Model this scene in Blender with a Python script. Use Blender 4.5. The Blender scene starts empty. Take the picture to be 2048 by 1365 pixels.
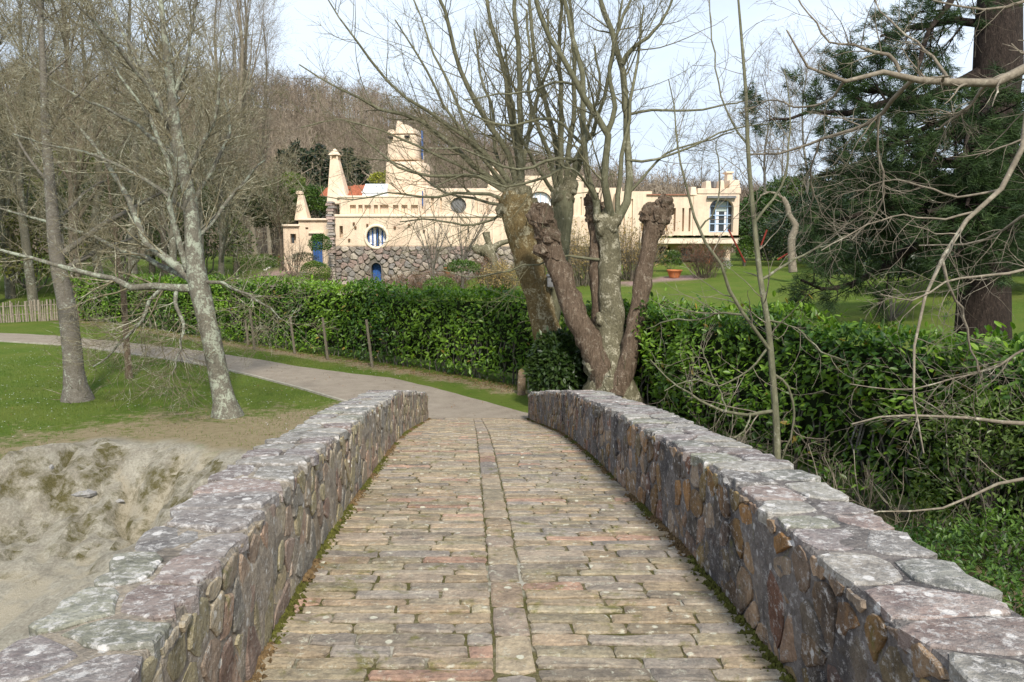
import bpy, math, random
import numpy as np
from mathutils import Vector, Matrix
R_ = math.radians
sc = bpy.context.scene
COL = sc.collection
rng = np.random.default_rng(7)
random.seed(7)

# ------------------------------------------------------------------ camera, sky, sun, exposure
PITCH = R_(7.2); F = 1593.0; CAM = np.array([0.0, 0.0, 3.8])
cam = bpy.data.cameras.new('camera'); camo = bpy.data.objects.new('camera', cam); COL.objects.link(camo)
camo.location = CAM; camo.rotation_euler = (math.pi/2 - PITCH, 0, 0)
cam.sensor_width = 36; cam.lens = 36*F/2048; cam.clip_start = .05; cam.clip_end = 3000
sc.camera = camo
SUN_EL, SUN_AZ = R_(43), R_(180-13)      # azimuth clockwise from +Y: behind the viewer, to the right
world = bpy.data.worlds.new('World'); sc.world = world; world.use_nodes = True
nt = world.node_tree; N = nt.nodes; L = nt.links; N.clear()
out = N.new('ShaderNodeOutputWorld'); bg = N.new('ShaderNodeBackground'); bg.inputs[1].default_value = 0.09
sky = N.new('ShaderNodeTexSky'); sky.sky_type = 'NISHITA'; sky.sun_disc = False
sky.sun_elevation = SUN_EL; sky.sun_rotation = SUN_AZ; sky.dust_density = 2.0; sky.air_density = 1.0
tc = N.new('ShaderNodeTexCoord'); mp = N.new('ShaderNodeMapping'); mp.inputs['Scale'].default_value = (1, 1, 2.6)
nz = N.new('ShaderNodeTexNoise'); nz.inputs['Scale'].default_value = 1.7; nz.inputs['Detail'].default_value = 7; nz.inputs['Roughness'].default_value = .58
cr = N.new('ShaderNodeValToRGB'); cr.color_ramp.elements[0].position = .25; cr.color_ramp.elements[1].position = .66
cr.color_ramp.elements[0].color = (.42,)*3+(1,); cr.color_ramp.elements[1].color = (1,)*3+(1,)
mx = N.new('ShaderNodeMix'); mx.data_type = 'RGBA'; mx.inputs[7].default_value = (8.7, 10.0, 11.7, 1)
L.new(tc.outputs['Generated'], mp.inputs[0]); L.new(mp.outputs[0], nz.inputs[0]); L.new(nz.outputs[0], cr.inputs[0])
L.new(cr.outputs[0], mx.inputs[0]); L.new(sky.outputs[0], mx.inputs[6]); L.new(mx.outputs[2], bg.inputs[0]); L.new(bg.outputs[0], out.inputs[0])
sl = bpy.data.lights.new('sun', 'SUN'); sl.energy = 3.8; sl.angle = R_(7); sl.color = (1, .94, .84)
slo = bpy.data.objects.new('sun', sl); COL.objects.link(slo)
sd = Vector((math.sin(SUN_AZ)*math.cos(SUN_EL), math.cos(SUN_AZ)*math.cos(SUN_EL), math.sin(SUN_EL)))
slo.rotation_euler = sd.to_track_quat('Z', 'Y').to_euler(); slo.location = (20, -20, 40)
sc.view_settings.view_transform = 'Standard'; sc.view_settings.look = 'None'; sc.view_settings.gamma = 1
sc.view_settings.exposure = 0.28
try: sc.view_settings.use_curve_mapping = False
except Exception: pass
sc.cycles.max_bounces = 6; sc.cycles.diffuse_bounces = 3; sc.cycles.glossy_bounces = 2; sc.cycles.transmission_bounces = 4
sc.cycles.transparent_max_bounces = 8

# ------------------------------------------------------------------ measuring: photo pixel + distance -> place
CP, SP = math.cos(PITCH), math.sin(PITCH)
def ray(px, py):
    a = (px-1024)/F; t = (py-682.5)/F
    return np.array([a, CP - t*SP, -SP - t*CP])
def PZ(px, py, Z): return CAM + Z*ray(px, py)
def PY(px, py, Y):
    r = ray(px, py); return CAM + (Y/r[1])*r
def G(px, py, z=0.0):
    r = ray(px, py); return CAM + ((z-3.8)/r[2])*r

# ------------------------------------------------------------------ noise
def _h(i, j, s):
    n = (i*374761393 + j*668265263 + s*1442695041) & 0x7fffffff
    n = ((n ^ (n >> 13))*1274126177) & 0x7fffffff
    return ((n ^ (n >> 16)) & 0xffff)/65535.0
def vnoise(x, y, s=0):
    x = np.asarray(x, float); y = np.asarray(y, float)
    i = np.floor(x).astype(np.int64); j = np.floor(y).astype(np.int64); fx = x-i; fy = y-j
    fx = fx*fx*(3-2*fx); fy = fy*fy*(3-2*fy)
    return (_h(i,j,s)*(1-fx)*(1-fy)+_h(i+1,j,s)*fx*(1-fy)+_h(i,j+1,s)*(1-fx)*fy+_h(i+1,j+1,s)*fx*fy)
def fbm(x, y, o=4, s=0):
    v = 0; a = .5; t = 0
    for k in range(o):
        v = v + a*vnoise(np.asarray(x)*2**k+17.3*k, np.asarray(y)*2**k-9.1*k, s+k); t += a; a *= .5
    return v/t
def sstep(a, b, x):
    t = np.clip((np.asarray(x, float)-a)/(b-a), 0, 1); return t*t*(3-2*t)

# ------------------------------------------------------------------ object helpers
WLOC = {}
def link(o, parent, wloc):
    COL.objects.link(o); wloc = np.array(wloc, float)
    if parent is not None:
        o.parent = parent; o.location = wloc - WLOC[parent.name]
    else: o.location = wloc
    WLOC[o.name] = wloc
def tag(o, label=None, cat=None, group=None, kind=None):
    if label: o['label'] = label
    if cat: o['category'] = cat
    if group: o['group'] = group
    if kind: o['kind'] = kind
    return o
def empty(name, loc, label, cat, group=None, kind=None):
    o = bpy.data.objects.new(name, None); o.empty_display_size = .2; link(o, None, loc)
    return tag(o, label, cat, group, kind)
def mesh_data(name, V, faces, mat, cols=None, smooth=False, mats=None, midx=None):
    """faces: an (M,k) array, or a list of such arrays, or a list of index lists"""
    V = np.asarray(V, np.float32).reshape(-1, 3)
    if isinstance(faces, np.ndarray): faces = [faces]
    if len(faces) and not isinstance(faces[0], np.ndarray):
        tot = np.array([len(f) for f in faces], np.int32); idx = np.array([i for f in faces for i in f], np.int32)
    else:
        tot = np.concatenate([np.full(len(f), f.shape[1], np.int32) for f in faces]); idx = np.concatenate([f.ravel() for f in faces]).astype(np.int32)
    me = bpy.data.meshes.new(name)
    me.vertices.add(len(V)); me.vertices.foreach_set('co', V.ravel())
    me.loops.add(len(idx)); me.loops.foreach_set('vertex_index', idx)
    me.polygons.add(len(tot)); st = np.zeros(len(tot), np.int32); st[1:] = np.cumsum(tot)[:-1]
    me.polygons.foreach_set('loop_start', st)
    try: me.polygons.foreach_set('loop_total', tot)
    except Exception: pass
    me.update(calc_edges=True)
    if cols is not None:
        ca = me.color_attributes.new('Col', 'FLOAT_COLOR', 'POINT')
        c = np.ones((len(V), 4), np.float32); c[:, :3] = np.asarray(cols, np.float32)[..., :3]
        ca.data.foreach_set('color', c.ravel())
    for m in (mats or [mat]): me.materials.append(m)
    if midx is not None: me.polygons.foreach_set('material_index', np.asarray(midx, np.int32))
    me.polygons.foreach_set('use_smooth', np.full(len(tot), bool(smooth)))
    return me
def add(name, V, faces, mat, parent=None, cols=None, smooth=False, origin=None, **kw):
    V = np.asarray(V, float).reshape(-1, 3)
    if origin is None:
        origin = V.mean(0) if parent is not None else np.array([V[:,0].mean(), V[:,1].mean(), V[:,2].min()])
    me = mesh_data(name, V-np.asarray(origin), faces, mat, cols, smooth)
    o = bpy.data.objects.new(name, me); link(o, parent, origin)
    tag(o, kw.get('label'), kw.get('cat'), kw.get('group'), kw.get('kind'))
    return o
class MB:
    def __init__(s): s.V = []; s.F = []; s.n = 0; s.C = []
    def put(s, V, F, c=None):
        V = np.asarray(V, float).reshape(-1,3); s.V.append(V); s.F += [[i+s.n for i in f] for f in F]; s.n += len(V)
        s.C.append(np.tile(np.asarray(c if c is not None else (1,1,1), float), (len(V),1)))
        return s
    def box(s, x0,x1,y0,y1,z0,z1, c=None):
        V = [(x,y,z) for z in (z0,z1) for x,y in ((x0,y0),(x1,y0),(x1,y1),(x0,y1))]
        return s.put(V, [[3,2,1,0],[4,5,6,7],[0,1,5,4],[1,2,6,5],[2,3,7,6],[3,0,4,7]], c)
    def frus(s, b, t, z0, z1, c=None):   # b,t = (x0,x1,y0,y1)
        V = [(b[0],b[2],z0),(b[1],b[2],z0),(b[1],b[3],z0),(b[0],b[3],z0),(t[0],t[2],z1),(t[1],t[2],z1),(t[1],t[3],z1),(t[0],t[3],z1)]
        return s.put(V, [[3,2,1,0],[4,5,6,7],[0,1,5,4],[1,2,6,5],[2,3,7,6],[3,0,4,7]], c)
    def cyl(s, p0, p1, r0, r1, n=12, c=None):
        p0 = np.array(p0,float); p1 = np.array(p1,float); d = p1-p0; d /= np.linalg.norm(d)
        a = np.cross(d, (0,0,1) if abs(d[2])<.9 else (1,0,0)); a /= np.linalg.norm(a); b = np.cross(d, a)
        an = np.arange(n)*2*np.pi/n; ring = np.cos(an)[:,None]*a + np.sin(an)[:,None]*b
        V = np.concatenate([p0+ring*r0, p1+ring*r1])
        F_ = [[i,(i+1)%n,n+(i+1)%n,n+i] for i in range(n)] + [list(range(n))[::-1], list(range(n,2*n))]
        return s.put(V, F_, c)
    def build(s, name, mat, parent=None, bevel=0, seg=2, **kw):
        V = np.concatenate(s.V); C_ = np.concatenate(s.C)
        o = add(name, V, s.F, mat, parent, cols=C_, **kw)
        if bevel:
            import bmesh
            bm = bmesh.new(); bm.from_mesh(o.data)
            bmesh.ops.recalc_face_normals(bm, faces=bm.faces)
            bmesh.ops.bevel(bm, geom=list(bm.edges), offset=bevel, segments=seg, affect='EDGES', profile=.6, clamp_overlap=True)
            bm.to_mesh(o.data); bm.free()
        return o

# ------------------------------------------------------------------ materials
class NT:
    def __init__(s, name):
        s.m = bpy.data.materials.new(name); s.m.use_nodes = True; s.t = s.m.node_tree; s.b = s.t.nodes['Principled BSDF']
        s.g = s.t.nodes.new('ShaderNodeNewGeometry')
        s.b.inputs['Specular IOR Level'].default_value = .25
    def n(s, typ, **kw):
        x = s.t.nodes.new(typ)
        for k, v in kw.items(): setattr(x, k, v)
        return x
    def put(s, inp, v):
        if hasattr(v, 'node'): s.t.links.new(v, inp)
        elif v is not None:
            if isinstance(v, (tuple, list)) and len(v) == 3 and len(inp.default_value) == 4: v = tuple(v)+(1,)
            inp.default_value = v
    def pos(s, scale=(1,1,1)):
        m = s.n('ShaderNodeMapping'); s.put(m.inputs[0], s.g.outputs['Position']); m.inputs['Scale'].default_value = scale; return m.outputs[0]
    def noise(s, scale, detail=4, rough=.55, vec=None, dist=0):
        x = s.n('ShaderNodeTexNoise'); x.inputs['Scale'].default_value = scale; x.inputs['Detail'].default_value = detail
        x.inputs['Roughness'].default_value = rough; x.inputs['Distortion'].default_value = dist
        s.put(x.inputs['Vector'], vec if vec is not None else s.g.outputs['Position']); return x.outputs[0]
    def vor(s, scale, vec=None, out='Distance', feat='F1', rand=1):
        x = s.n('ShaderNodeTexVoronoi'); x.feature = feat; x.inputs['Scale'].default_value = scale; x.inputs['Randomness'].default_value = rand
        s.put(x.inputs['Vector'], vec if vec is not None else s.g.outputs['Position']); return x.outputs[out]
    def ramp(s, f, a, b, ca=0., cb=1.):
        x = s.n('ShaderNodeMapRange'); x.clamp = True; s.put(x.inputs[0], f)
        for i, v in zip((1,2,3,4), (a,b,ca,cb)): x.inputs[i].default_value = v
        return x.outputs[0]
    def mix(s, f, a, b, mode='MIX'):
        x = s.n('ShaderNodeMix'); x.data_type = 'RGBA'; x.blend_type = mode
        s.put(x.inputs[0], f); s.put(x.inputs[6], a); s.put(x.inputs[7], b); return x.outputs[2]
    def math(s, op, a, b=0.):
        x = s.n('ShaderNodeMath'); x.operation = op; s.put(x.inputs[0], a); s.put(x.inputs[1], b); return x.outputs[0]
    def attr(s, name='Col'):
        x = s.n('ShaderNodeAttribute'); x.attribute_name = name; return x.outputs['Color']
    def sep(s, c):
        x = s.n('ShaderNodeSeparateColor'); s.put(x.inputs[0], c); return x.outputs
    def bump(s, h, strength=.5, dist=.02, nrm=None):
        x = s.n('ShaderNodeBump'); x.inputs['Strength'].default_value = strength; x.inputs['Distance'].default_value = dist
        s.put(x.inputs['Height'], h); 
        if nrm is not None: s.put(x.inputs['Normal'], nrm)
        return x.outputs[0]
    def fin(s, col, rough=.8, nrm=None, spec=None, trans=None):
        s.put(s.b.inputs['Base Color'], col); s.put(s.b.inputs['Roughness'], rough)
        if nrm is not None: s.put(s.b.inputs['Normal'], nrm)
        if spec is not None: s.b.inputs['Specular IOR Level'].default_value = spec
        return s.m
def plain(name, c, rough=.7, spec=.3, var=.25, scale=6., bump=.0, metal=0):
    k = NT(name); n = k.noise(scale, 5)
    col = k.mix(k.ramp(n,.3,.7), tuple(x*(1-var) for x in c), tuple(min(1,x*(1+var)) for x in c))
    k.b.inputs['Metallic'].default_value = metal
    return k.fin(col, rough, k.bump(n, bump, .02) if bump else None, spec)

def m_stone(name, stain=.5, lich=.5, moss=0., spotcol=(.62,.62,.58), bumps=.8, crust=0.):
    k = NT(name); c = k.attr()
    n1 = k.noise(9, 6, .62); n2 = k.noise(45, 5, .65); n3 = k.noise(3.2, 5, .6)
    col = k.mix(1.0, c, k.mix(k.ramp(n1,.25,.75), (.55,.55,.57), (1.35,1.32,1.25)), 'MULTIPLY')
    col = k.mix(1.0, col, k.mix(k.ramp(n2,.3,.7), (.72,.72,.72), (1.22,1.22,1.22)), 'MULTIPLY')
    ns = k.noise(2.6, 7, .72, k.pos((1,1,.45)), .4)
    col = k.mix(k.math('MULTIPLY', k.ramp(ns,.60-.2*stain,.72-.2*stain), min(1,.35+stain*.55)), col, (.035,.034,.038))
    if moss:
        nm = k.noise(5.5, 6, .7, None, .5); col = k.mix(k.math('MULTIPLY', k.ramp(nm,.62-.15*moss,.72-.1*moss), .8), col, (.13,.125,.025))
    if crust:
        ncr = k.noise(4.5, 7, .75, None, .2); col = k.mix(k.math('MULTIPLY', k.ramp(ncr,.40,.62), crust), col, k.mix(k.ramp(n2,.3,.7),(.21,.20,.185),(.40,.385,.36)))
    if lich:
        nl = k.noise(21, 8, .8, k.pos((1,1,1.3)), .25); col = k.mix(k.math('MULTIPLY', k.ramp(nl,.60-.1*lich,.68-.1*lich), .75), col, spotcol)
        v = k.vor(7.5); vn = k.math('ADD', v, k.math('MULTIPLY', k.noise(30,3), .25))
        col = k.mix(k.math('MULTIPLY', k.ramp(vn,.24+.05*lich,.20+.05*lich), .85), col, tuple(min(1,x*1.15) for x in spotcol))
    h = k.math('ADD', k.math('MULTIPLY', n1, .6), k.math('MULTIPLY', n2, .5))
    return k.fin(col, .88, k.bump(h, bumps, .03), .2)

def m_bark(name, c1, c2, c3, scale=8, vs=.35, patch=.5, bump=.7):
    k = NT(name); p = k.pos((1,1,vs)); n = k.noise(scale, 6, .65, p, .3); v = k.noise(scale*3.5, 5, .7, p)
    col = k.mix(k.ramp(n,.35,.65), c1, c2); col = k.mix(k.ramp(v,.3,.75), tuple(x*.55 for x in c1), col)
    pn = k.noise(scale*.45, 6, .7, None, .6); p2_ = k.noise(scale*2.6, 6, .75, None, .2)
    pm = k.math('ADD', k.math('MULTIPLY', pn, .62), k.math('MULTIPLY', p2_, .38))
    col = k.mix(k.math('MULTIPLY', k.ramp(pm, .60-.11*patch, .66-.10*patch), .85), col, c3)
    h = k.math('ADD', n, k.math('MULTIPLY', v, .6))
    return k.fin(col, .9, k.bump(h, bump, .04), .15)

def m_leaf(name, rough=.45, spec=.45, trans=.25):
    k = NT(name); c = k.attr(); n = k.noise(2.2, 4, .6)
    col = k.mix(1.0, c, k.mix(k.ramp(n,.3,.7), (.75,.8,.75), (1.2,1.15,1.1)), 'MULTIPLY')
    k.fin(col, rough, None, spec)
    if trans:
        t = k.n('ShaderNodeBsdfTranslucent'); k.put(t.inputs[0], k.mix(1.0, col, (1.3,1.5,.6), 'MULTIPLY'))
        ms = k.n('ShaderNodeMixShader'); ms.inputs[0].default_value = trans
        k.t.links.new(k.b.outputs[0], ms.inputs[1]); k.t.links.new(t.outputs[0], ms.inputs[2])
        k.t.links.new(ms.outputs[0], k.t.nodes['Material Output'].inputs[0])
    return k.m
def m_attr(name, rough=.85, bump=.3, scale=20, spec=.2, var=.3):
    k = NT(name); c = k.attr(); n = k.noise(scale, 5, .65)
    col = k.mix(1.0, c, k.mix(k.ramp(n,.3,.7), (1-var,)*3, (1+var,)*3), 'MULTIPLY')
    return k.fin(col, rough, k.bump(n, bump, .02), spec)

# ------------------------------------------------------------------ tubes and branches
def tubes(P, R, sides=4):
    """P (M,K,3), R (M,K) -> verts, quad array"""
    P = np.asarray(P, float); R = np.asarray(R, float); M, K, _ = P.shape
    T = np.empty_like(P); T[:,1:-1] = P[:,2:]-P[:,:-2]; T[:,0] = P[:,1]-P[:,0]; T[:,-1] = P[:,-1]-P[:,-2]
    T /= np.linalg.norm(T, axis=2, keepdims=True)+1e-9
    D = P[:,-1]-P[:,0]; D /= np.linalg.norm(D, axis=1, keepdims=True)+1e-9
    ref = np.where(np.abs(D[:,2:3])>.75, np.array([[1.,.13,0]]), np.array([[0.,.13,1.]])); ref = np.repeat(ref[:,None], K, 1)
    A = np.cross(T, ref); A /= np.linalg.norm(A, axis=2, keepdims=True)+1e-9; B = np.cross(T, A)
    an = np.arange(sides)*2*np.pi/sides
    V = P[:,:,None]+R[:,:,None,None]*(np.cos(an)[None,None,:,None]*A[:,:,None]+np.sin(an)[None,None,:,None]*B[:,:,None])
    i = np.arange(M)[:,None,None]*K*sides; j = np.arange(K-1)[None,:,None]*sides; q = np.arange(sides)[None,None,:]; q2 = (q+1)%sides
    Fq = np.stack([i+j+q, i+j+q2, i+j+sides+q2, i+j+sides+q], -1).reshape(-1,4)
    return V.reshape(-1,3), Fq
def slivers(P, R):
    """far-off twigs: one tapering blade each"""
    a, b = P[:,0], P[:,-1]; d = b-a; s = np.cross(d, rng.normal(0,1,d.shape)+np.array([0,-2.,0])); s /= np.linalg.norm(s,axis=1,keepdims=True)+1e-9
    V = np.stack([a-s*R[:,:1], a+s*R[:,:1], b+s*R[:,-1:]*.3],1).reshape(-1,3); return V, np.arange(len(V)).reshape(-1,3)
def resample(pts, r, K):
    pts = np.asarray(pts, float); r = np.asarray(r, float)
    d = np.r_[0, np.cumsum(np.linalg.norm(np.diff(pts,axis=0),axis=1))]; t = np.linspace(0, d[-1], K)
    # smooth by catmull-rom-like cubic interpolation
    def ci(y):
        m = np.gradient(y, d, edge_order=1); k = np.clip(np.searchsorted(d, t, 'right')-1, 0, len(d)-2)
        h = d[k+1]-d[k]; u = (t-d[k])/h
        return ((2*u**3-3*u**2+1)*y[k]+(u**3-2*u**2+u)*h*m[k]+(-2*u**3+3*u**2)*y[k+1]+(u**3-u**2)*h*m[k+1])
    return np.stack([ci(pts[:,c]) for c in range(3)],1), np.interp(t, d, r)
def px_line(pl, Z, K=10, dz=None, wob=0.):
    """pl: (px,py,width px) list at camera depth Z (number or list)"""
    Zs = np.broadcast_to(np.asarray(Z, float), (len(pl),))
    pts = [PZ(a, b, z) for (a, b, w), z in zip(pl, Zs)]; r = [w/2*z/F for (a, b, w), z in zip(pl, Zs)]
    P, Rr = resample(pts, r, K)
    if wob: P[1:] += rng.normal(0, 1, (K-1,3))*wob
    return P, Rr
def grow(P, R, n, t0, t1, Lm, ang, up=.0, wob=.12, K=6, rf=.6, rend=.25, rmin=.003, taper=.5, bias=None, curl=0.):
    """children of the branches P (M,K0,3): n each, or a per-branch array"""
    M, K0, _ = P.shape
    idx = np.repeat(np.arange(M), n); m = len(idx); t = rng.uniform(t0, t1, m)
    f = t*(K0-1); k = np.minimum(f.astype(int), K0-2); u = (f-k)[:,None]
    p = P[idx,k]*(1-u)+P[idx,k+1]*u; T = P[idx,k+1]-P[idx,k]; T /= np.linalg.norm(T,axis=1,keepdims=True)+1e-9
    rp = R[idx,k]*(1-u[:,0])+R[idx,k+1]*u[:,0]
    q = rng.normal(0,1,(m,3)); q -= (q*T).sum(1,keepdims=True)*T; q /= np.linalg.norm(q,axis=1,keepdims=True)+1e-9
    if bias is not None:
        q = q+np.asarray(bias); q -= (q*T).sum(1,keepdims=True)*T; q /= np.linalg.norm(q,axis=1,keepdims=True)+1e-9
    a = R_(1)*rng.uniform(ang[0], ang[1], m)[:,None]
    d = np.cos(a)*T+np.sin(a)*q
    Ln = rng.uniform(Lm[0], Lm[1], m)*(1-taper*t)
    out = np.empty((m,K,3)); out[:,0] = p; st = (Ln/(K-1))[:,None]
    cv = rng.normal(0,1,(m,3))*curl
    for i in range(1,K):
        d = d+rng.normal(0,1,(m,3))*wob+np.array([0,0,up])+cv; d /= np.linalg.norm(d,axis=1,keepdims=True)
        out[:,i] = out[:,i-1]+d*st
    r0 = np.maximum(rp*rf*rng.uniform(.6,1,m), rmin); Rr = r0[:,None]*np.linspace(1,rend,K)[None]
    return out, np.maximum(Rr, rmin*.5)
def cat_tubes(lst, sides):
    Vs, Fs, n = [], [], 0
    for (P, R), s in zip(lst, sides):
        V, Fq = tubes(P, R, s) if s > 1 else slivers(P, R)
        if Fs and Fs[-1].shape[1] == Fq.shape[1]: Fs[-1] = np.concatenate([Fs[-1], Fq+n])
        else: Fs.append(Fq+n)
        Vs.append(V); n += len(V)
    return np.concatenate(Vs), (Fs if len(Fs) > 1 else Fs[0])

# ------------------------------------------------------------------ leaves
def leaf_shape(kind):
    if kind == 'laurel':
        return np.array([(0,0,0),(.30,-.21,.05),(.72,-.19,.03),(1,0,-.06),(.72,.19,.03),(.30,.21,.05)],float), [[0,1,2,3],[0,3,4,5]]
    if kind == 'small':
        return np.array([(0,0,0),(.5,-.22,.03),(1,0,0),(.5,.22,.03)],float), [[0,1,2,3]]
    return np.array([(0,-.02,0),(1,0,0),(0,.02,0)],float), [[0,1,2]]
def leaves_mesh(C_, nrm, size, cols, kind='laurel', spread=.8, droop=.3):
    """C_ (N,3) positions, nrm outward dirs"""
    n = len(C_); S, Fc = leaf_shape(kind)
    d = nrm*0.5+rng.normal(0,spread,(n,3))+np.array([0,0,-droop])*rng.uniform(0,1,(n,1)); d /= np.linalg.norm(d,axis=1,keepdims=True)
    upv = nrm+rng.normal(0,.45,(n,3))+np.array([0,0,.8]); s = np.cross(upv, d); s /= np.linalg.norm(s,axis=1,keepdims=True)+1e-9; u = np.cross(d, s)
    sz = (size*rng.uniform(.65,1.2,n))[:,None,None] if np.isscalar(size) else size[:,None,None]
    V = C_[:,None]+sz*(S[None,:,0:1]*d[:,None]+S[None,:,1:2]*s[:,None]+S[None,:,2:3]*u[:,None])
    Fq = np.array(Fc); Fq = (Fq[None]+np.arange(n)[:,None,None]*len(S)).reshape(-1, Fq.shape[1])
    return V.reshape(-1,3), Fq, np.repeat(cols, len(S), 0), (d, s, u, sz)
# ------------------------------------------------------------------ ground
DY = [-6,-1,1.5,3,3.6,4.5,5.25,6.33,8.1,9.36,10.43,12.67,16.3,18]
DD = [2.1,1.64,1.64,1.69,1.715,1.765,1.855,1.99,2.2,2.385,2.56,3.0,3.72,3.79]
def deck(y):
    y = np.asarray(y, float); a = 0
    for o in (-.5,-.25,0,.25,.5): a = a + np.interp(y+o, DY, DD)
    return 3.8-a/5
def XL(y): return -.862-.0548*np.asarray(y, float)
def XR(y): return 1.238-.0548*np.asarray(y, float)
BY0, BY1 = -5.0, 16.35
HL_PX = [(1045,778),(900,752),(740,727),(600,706),(500,692),(400,676),(250,652),(120,640)]
HL = np.array([G(a,b)[:2] for a,b in HL_PX])
HR = np.array([(1.6,20.0),(3.2,17.0),(4.6,13.5),(5.9,10.2),(6.9,7.2),(8.0,3.6)])
HALL = np.concatenate([HL[::-1], HR])
def pl_dist(x, y, PL):
    x = np.asarray(x,float); y = np.asarray(y,float); best = np.full(x.shape, 1e9); sg = np.zeros(x.shape)
    for a, b in zip(PL[:-1], PL[1:]):
        d = b-a; l2 = (d**2).sum(); t = np.clip(((x-a[0])*d[0]+(y-a[1])*d[1])/l2, 0, 1)
        ex = x-a[0]-t*d[0]; ey = y-a[1]-t*d[1]; q = np.hypot(ex,ey); cr_ = np.sign(d[0]*ey-d[1]*ex)
        m = q < best; best = np.where(m, q, best); sg = np.where(m, cr_, sg)
    return best*np.where(sg==0,1,sg)         # positive = left of the direction (garden side)
BANKP = np.array([G(a,b)[:2] for a,b in [(-400,960),(0,922),(90,895),(200,878),(330,880),(430,892),(520,905)]]+[[-1.9,12.6]])
def bank_y(x): return np.interp(x, BANKP[:,0], BANKP[:,1])
def bank_relief(x, y):
    a = (vnoise(x*.95+.5*vnoise(x*.7,y*.7,3),y*.22,41)-.5)*.65
    r1 = 1-np.abs(2*fbm(x*.9+.2*y,y*.55,4,81)-1); r2 = 1-np.abs(2*fbm(x*2.3,y*1.7,4,83)-1)
    return a-(np.clip(r1-.80,0,1)*3.0-.25)*.42-(np.clip(r2-.82,0,1)*3-.2)*.15+(fbm(x*5,y*5,3,47)-.5)*.10
def ground_z(x, y):
    x = np.asarray(x,float); y = np.asarray(y,float)
    z = .05*(fbm(x*.25,y*.25,3,5)-.5)*sstep(18,25,y)
    d = pl_dist(x, y, HALL)
    g = np.where(y>3, np.maximum(d,0), 0)
    rise = 2.3*sstep(0,36,g)+.012*np.maximum(g-36,0)
    dip = 1.7*np.exp(-((x+7.5)/5.2)**2)*sstep(40,52,y)*(1-sstep(62,80,y))
    z = z+rise-dip
    # far hill
    ridge = np.interp(x, [-260,-140,-88,-70,-35,-5,20,60,140,260],[38,36,35,34,30,18,8,6,9,14])
    z = z+ridge*sstep(85,210,y)*(1+.1*(fbm(x*.03,y*.03,3,9)-.5))
    # bank down to the stream bed, left of the bridge
    left = sstep(-1.2,-1.6,x)
    e = bank_y(x)-y+.35*(fbm(x*.9,y*.3,3,31)-.5)
    rg = bank_relief(x,y)
    zb = -1.15*sstep(-.1,2.3,e)-.75*sstep(1.8,7,e)+rg*sstep(.0,.7,e)*(1-.75*sstep(2.2,4,e))+.22*(fbm(x*.8,y*.8,4,44)-.5)*sstep(.3,2,e)
    z = z+zb*left
    # right side: falls from the hedge foot towards the bridge wall
    rt = sstep(.9,1.4,x)*(1-sstep(15,17.5,y))
    z = z-1.3*rt*sstep(-.7,-2.4,d)
    mid = (1-left)*(1-sstep(.9,1.4,x))*(1-sstep(11,14,y)); z = z-1.6*mid
    return z
def hit(px, py):
    r = ray(px,py); t = np.linspace(3, 260, 5200); P = CAM+t[:,None]*r; h = ground_z(P[:,0],P[:,1]); k = np.argmax(P[:,2]<h)
    return P[k]
def axis_pts(segs):
    o = []
    for a,b,s in segs: o.append(np.arange(a,b,s))
    return np.concatenate(o+[[segs[-1][1]]])
gx = axis_pts([(-600,-120,20),(-120,-40,4),(-40,-14,1.0),(-14,-1.5,.11),(-1.5,3,.25),(3,16,.5),(16,60,2),(60,140,5),(140,600,20)])
gy = axis_pts([(-60,-8,4),(-8,4,.6),(4,17,.11),(17,34,.3),(34,72,1),(72,240,4),(240,1200,30)])
X, Y = np.meshgrid(gx, gy); Zg = ground_z(X, Y)
i = np.arange(len(gy)-1)[:,None]*len(gx)+np.arange(len(gx)-1)[None]
Fq = np.stack([i,i+1,i+1+len(gx),i+len(gx)],-1).reshape(-1,4)
e = bank_y(X)-Y+.35*(fbm(X*.9,Y*.3,3,31)-.5)
rock = sstep(-.15,.35,e+.5*(fbm(X*2,Y*2,3,77)-.5))*sstep(-1.0,-1.6,X)
garden = pl_dist(X,Y,HALL)
# worn turf close to the bank, the bridge and the foot of the hedge
dry = sstep(5.5,.2,-e)*.75+.62*np.exp(-((X+3.4)/2.4)**2-((Y-16.2)/3.2)**2)
dry = np.maximum(dry, .8*sstep(1.6,.1,-garden)*(garden<0)*(Y>15))
dry = np.where(garden>0, .05, dry)
dry = np.clip(dry,0,1)
proud = np.clip((bank_relief(X,Y)+.30)/.55,0,1); dry = np.where(rock>.5, proud, dry)
DR = np.array([hit(a,b)[:2] for a,b in [(520,572),(565,556),(610,538),(625,524)]]); 
DR = np.concatenate([DR, [[DR[-1][0]+3.0, DR[-1][1]+1.5]]])
drive = sstep(2.1,1.7,np.abs(pl_dist(X,Y,DR)))*(garden>1.5)
TERR = np.array([hit(1262,566)[:2], hit(1375,556)[:2]])
drive = np.maximum(drive, sstep(1.0,.8,np.abs(pl_dist(X,Y,TERR))))
woods = sstep(70,90,Y+.15*X*0)
cols = np.stack([rock, np.where(woods>.5, 1.3, dry), np.where(woods>.5, .0, drive)],-1).reshape(-1,3)
k = NT('ground_mat'); s = k.sep(k.attr())
n1 = k.noise(.55, 6, .62); n2 = k.noise(7, 6, .68); n3 = k.noise(60, 4, .7); n4 = k.noise(1.6, 5, .65)
grass = k.mix(k.ramp(n2,.3,.7), (.055,.110,.010), (.115,.190,.020)); grass = k.mix(k.ramp(n1,.35,.7), grass, (.155,.185,.035))
grass = k.mix(k.math('MULTIPLY',k.ramp(n3,.35,.75),.45), grass, (.17,.21,.06))
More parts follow.
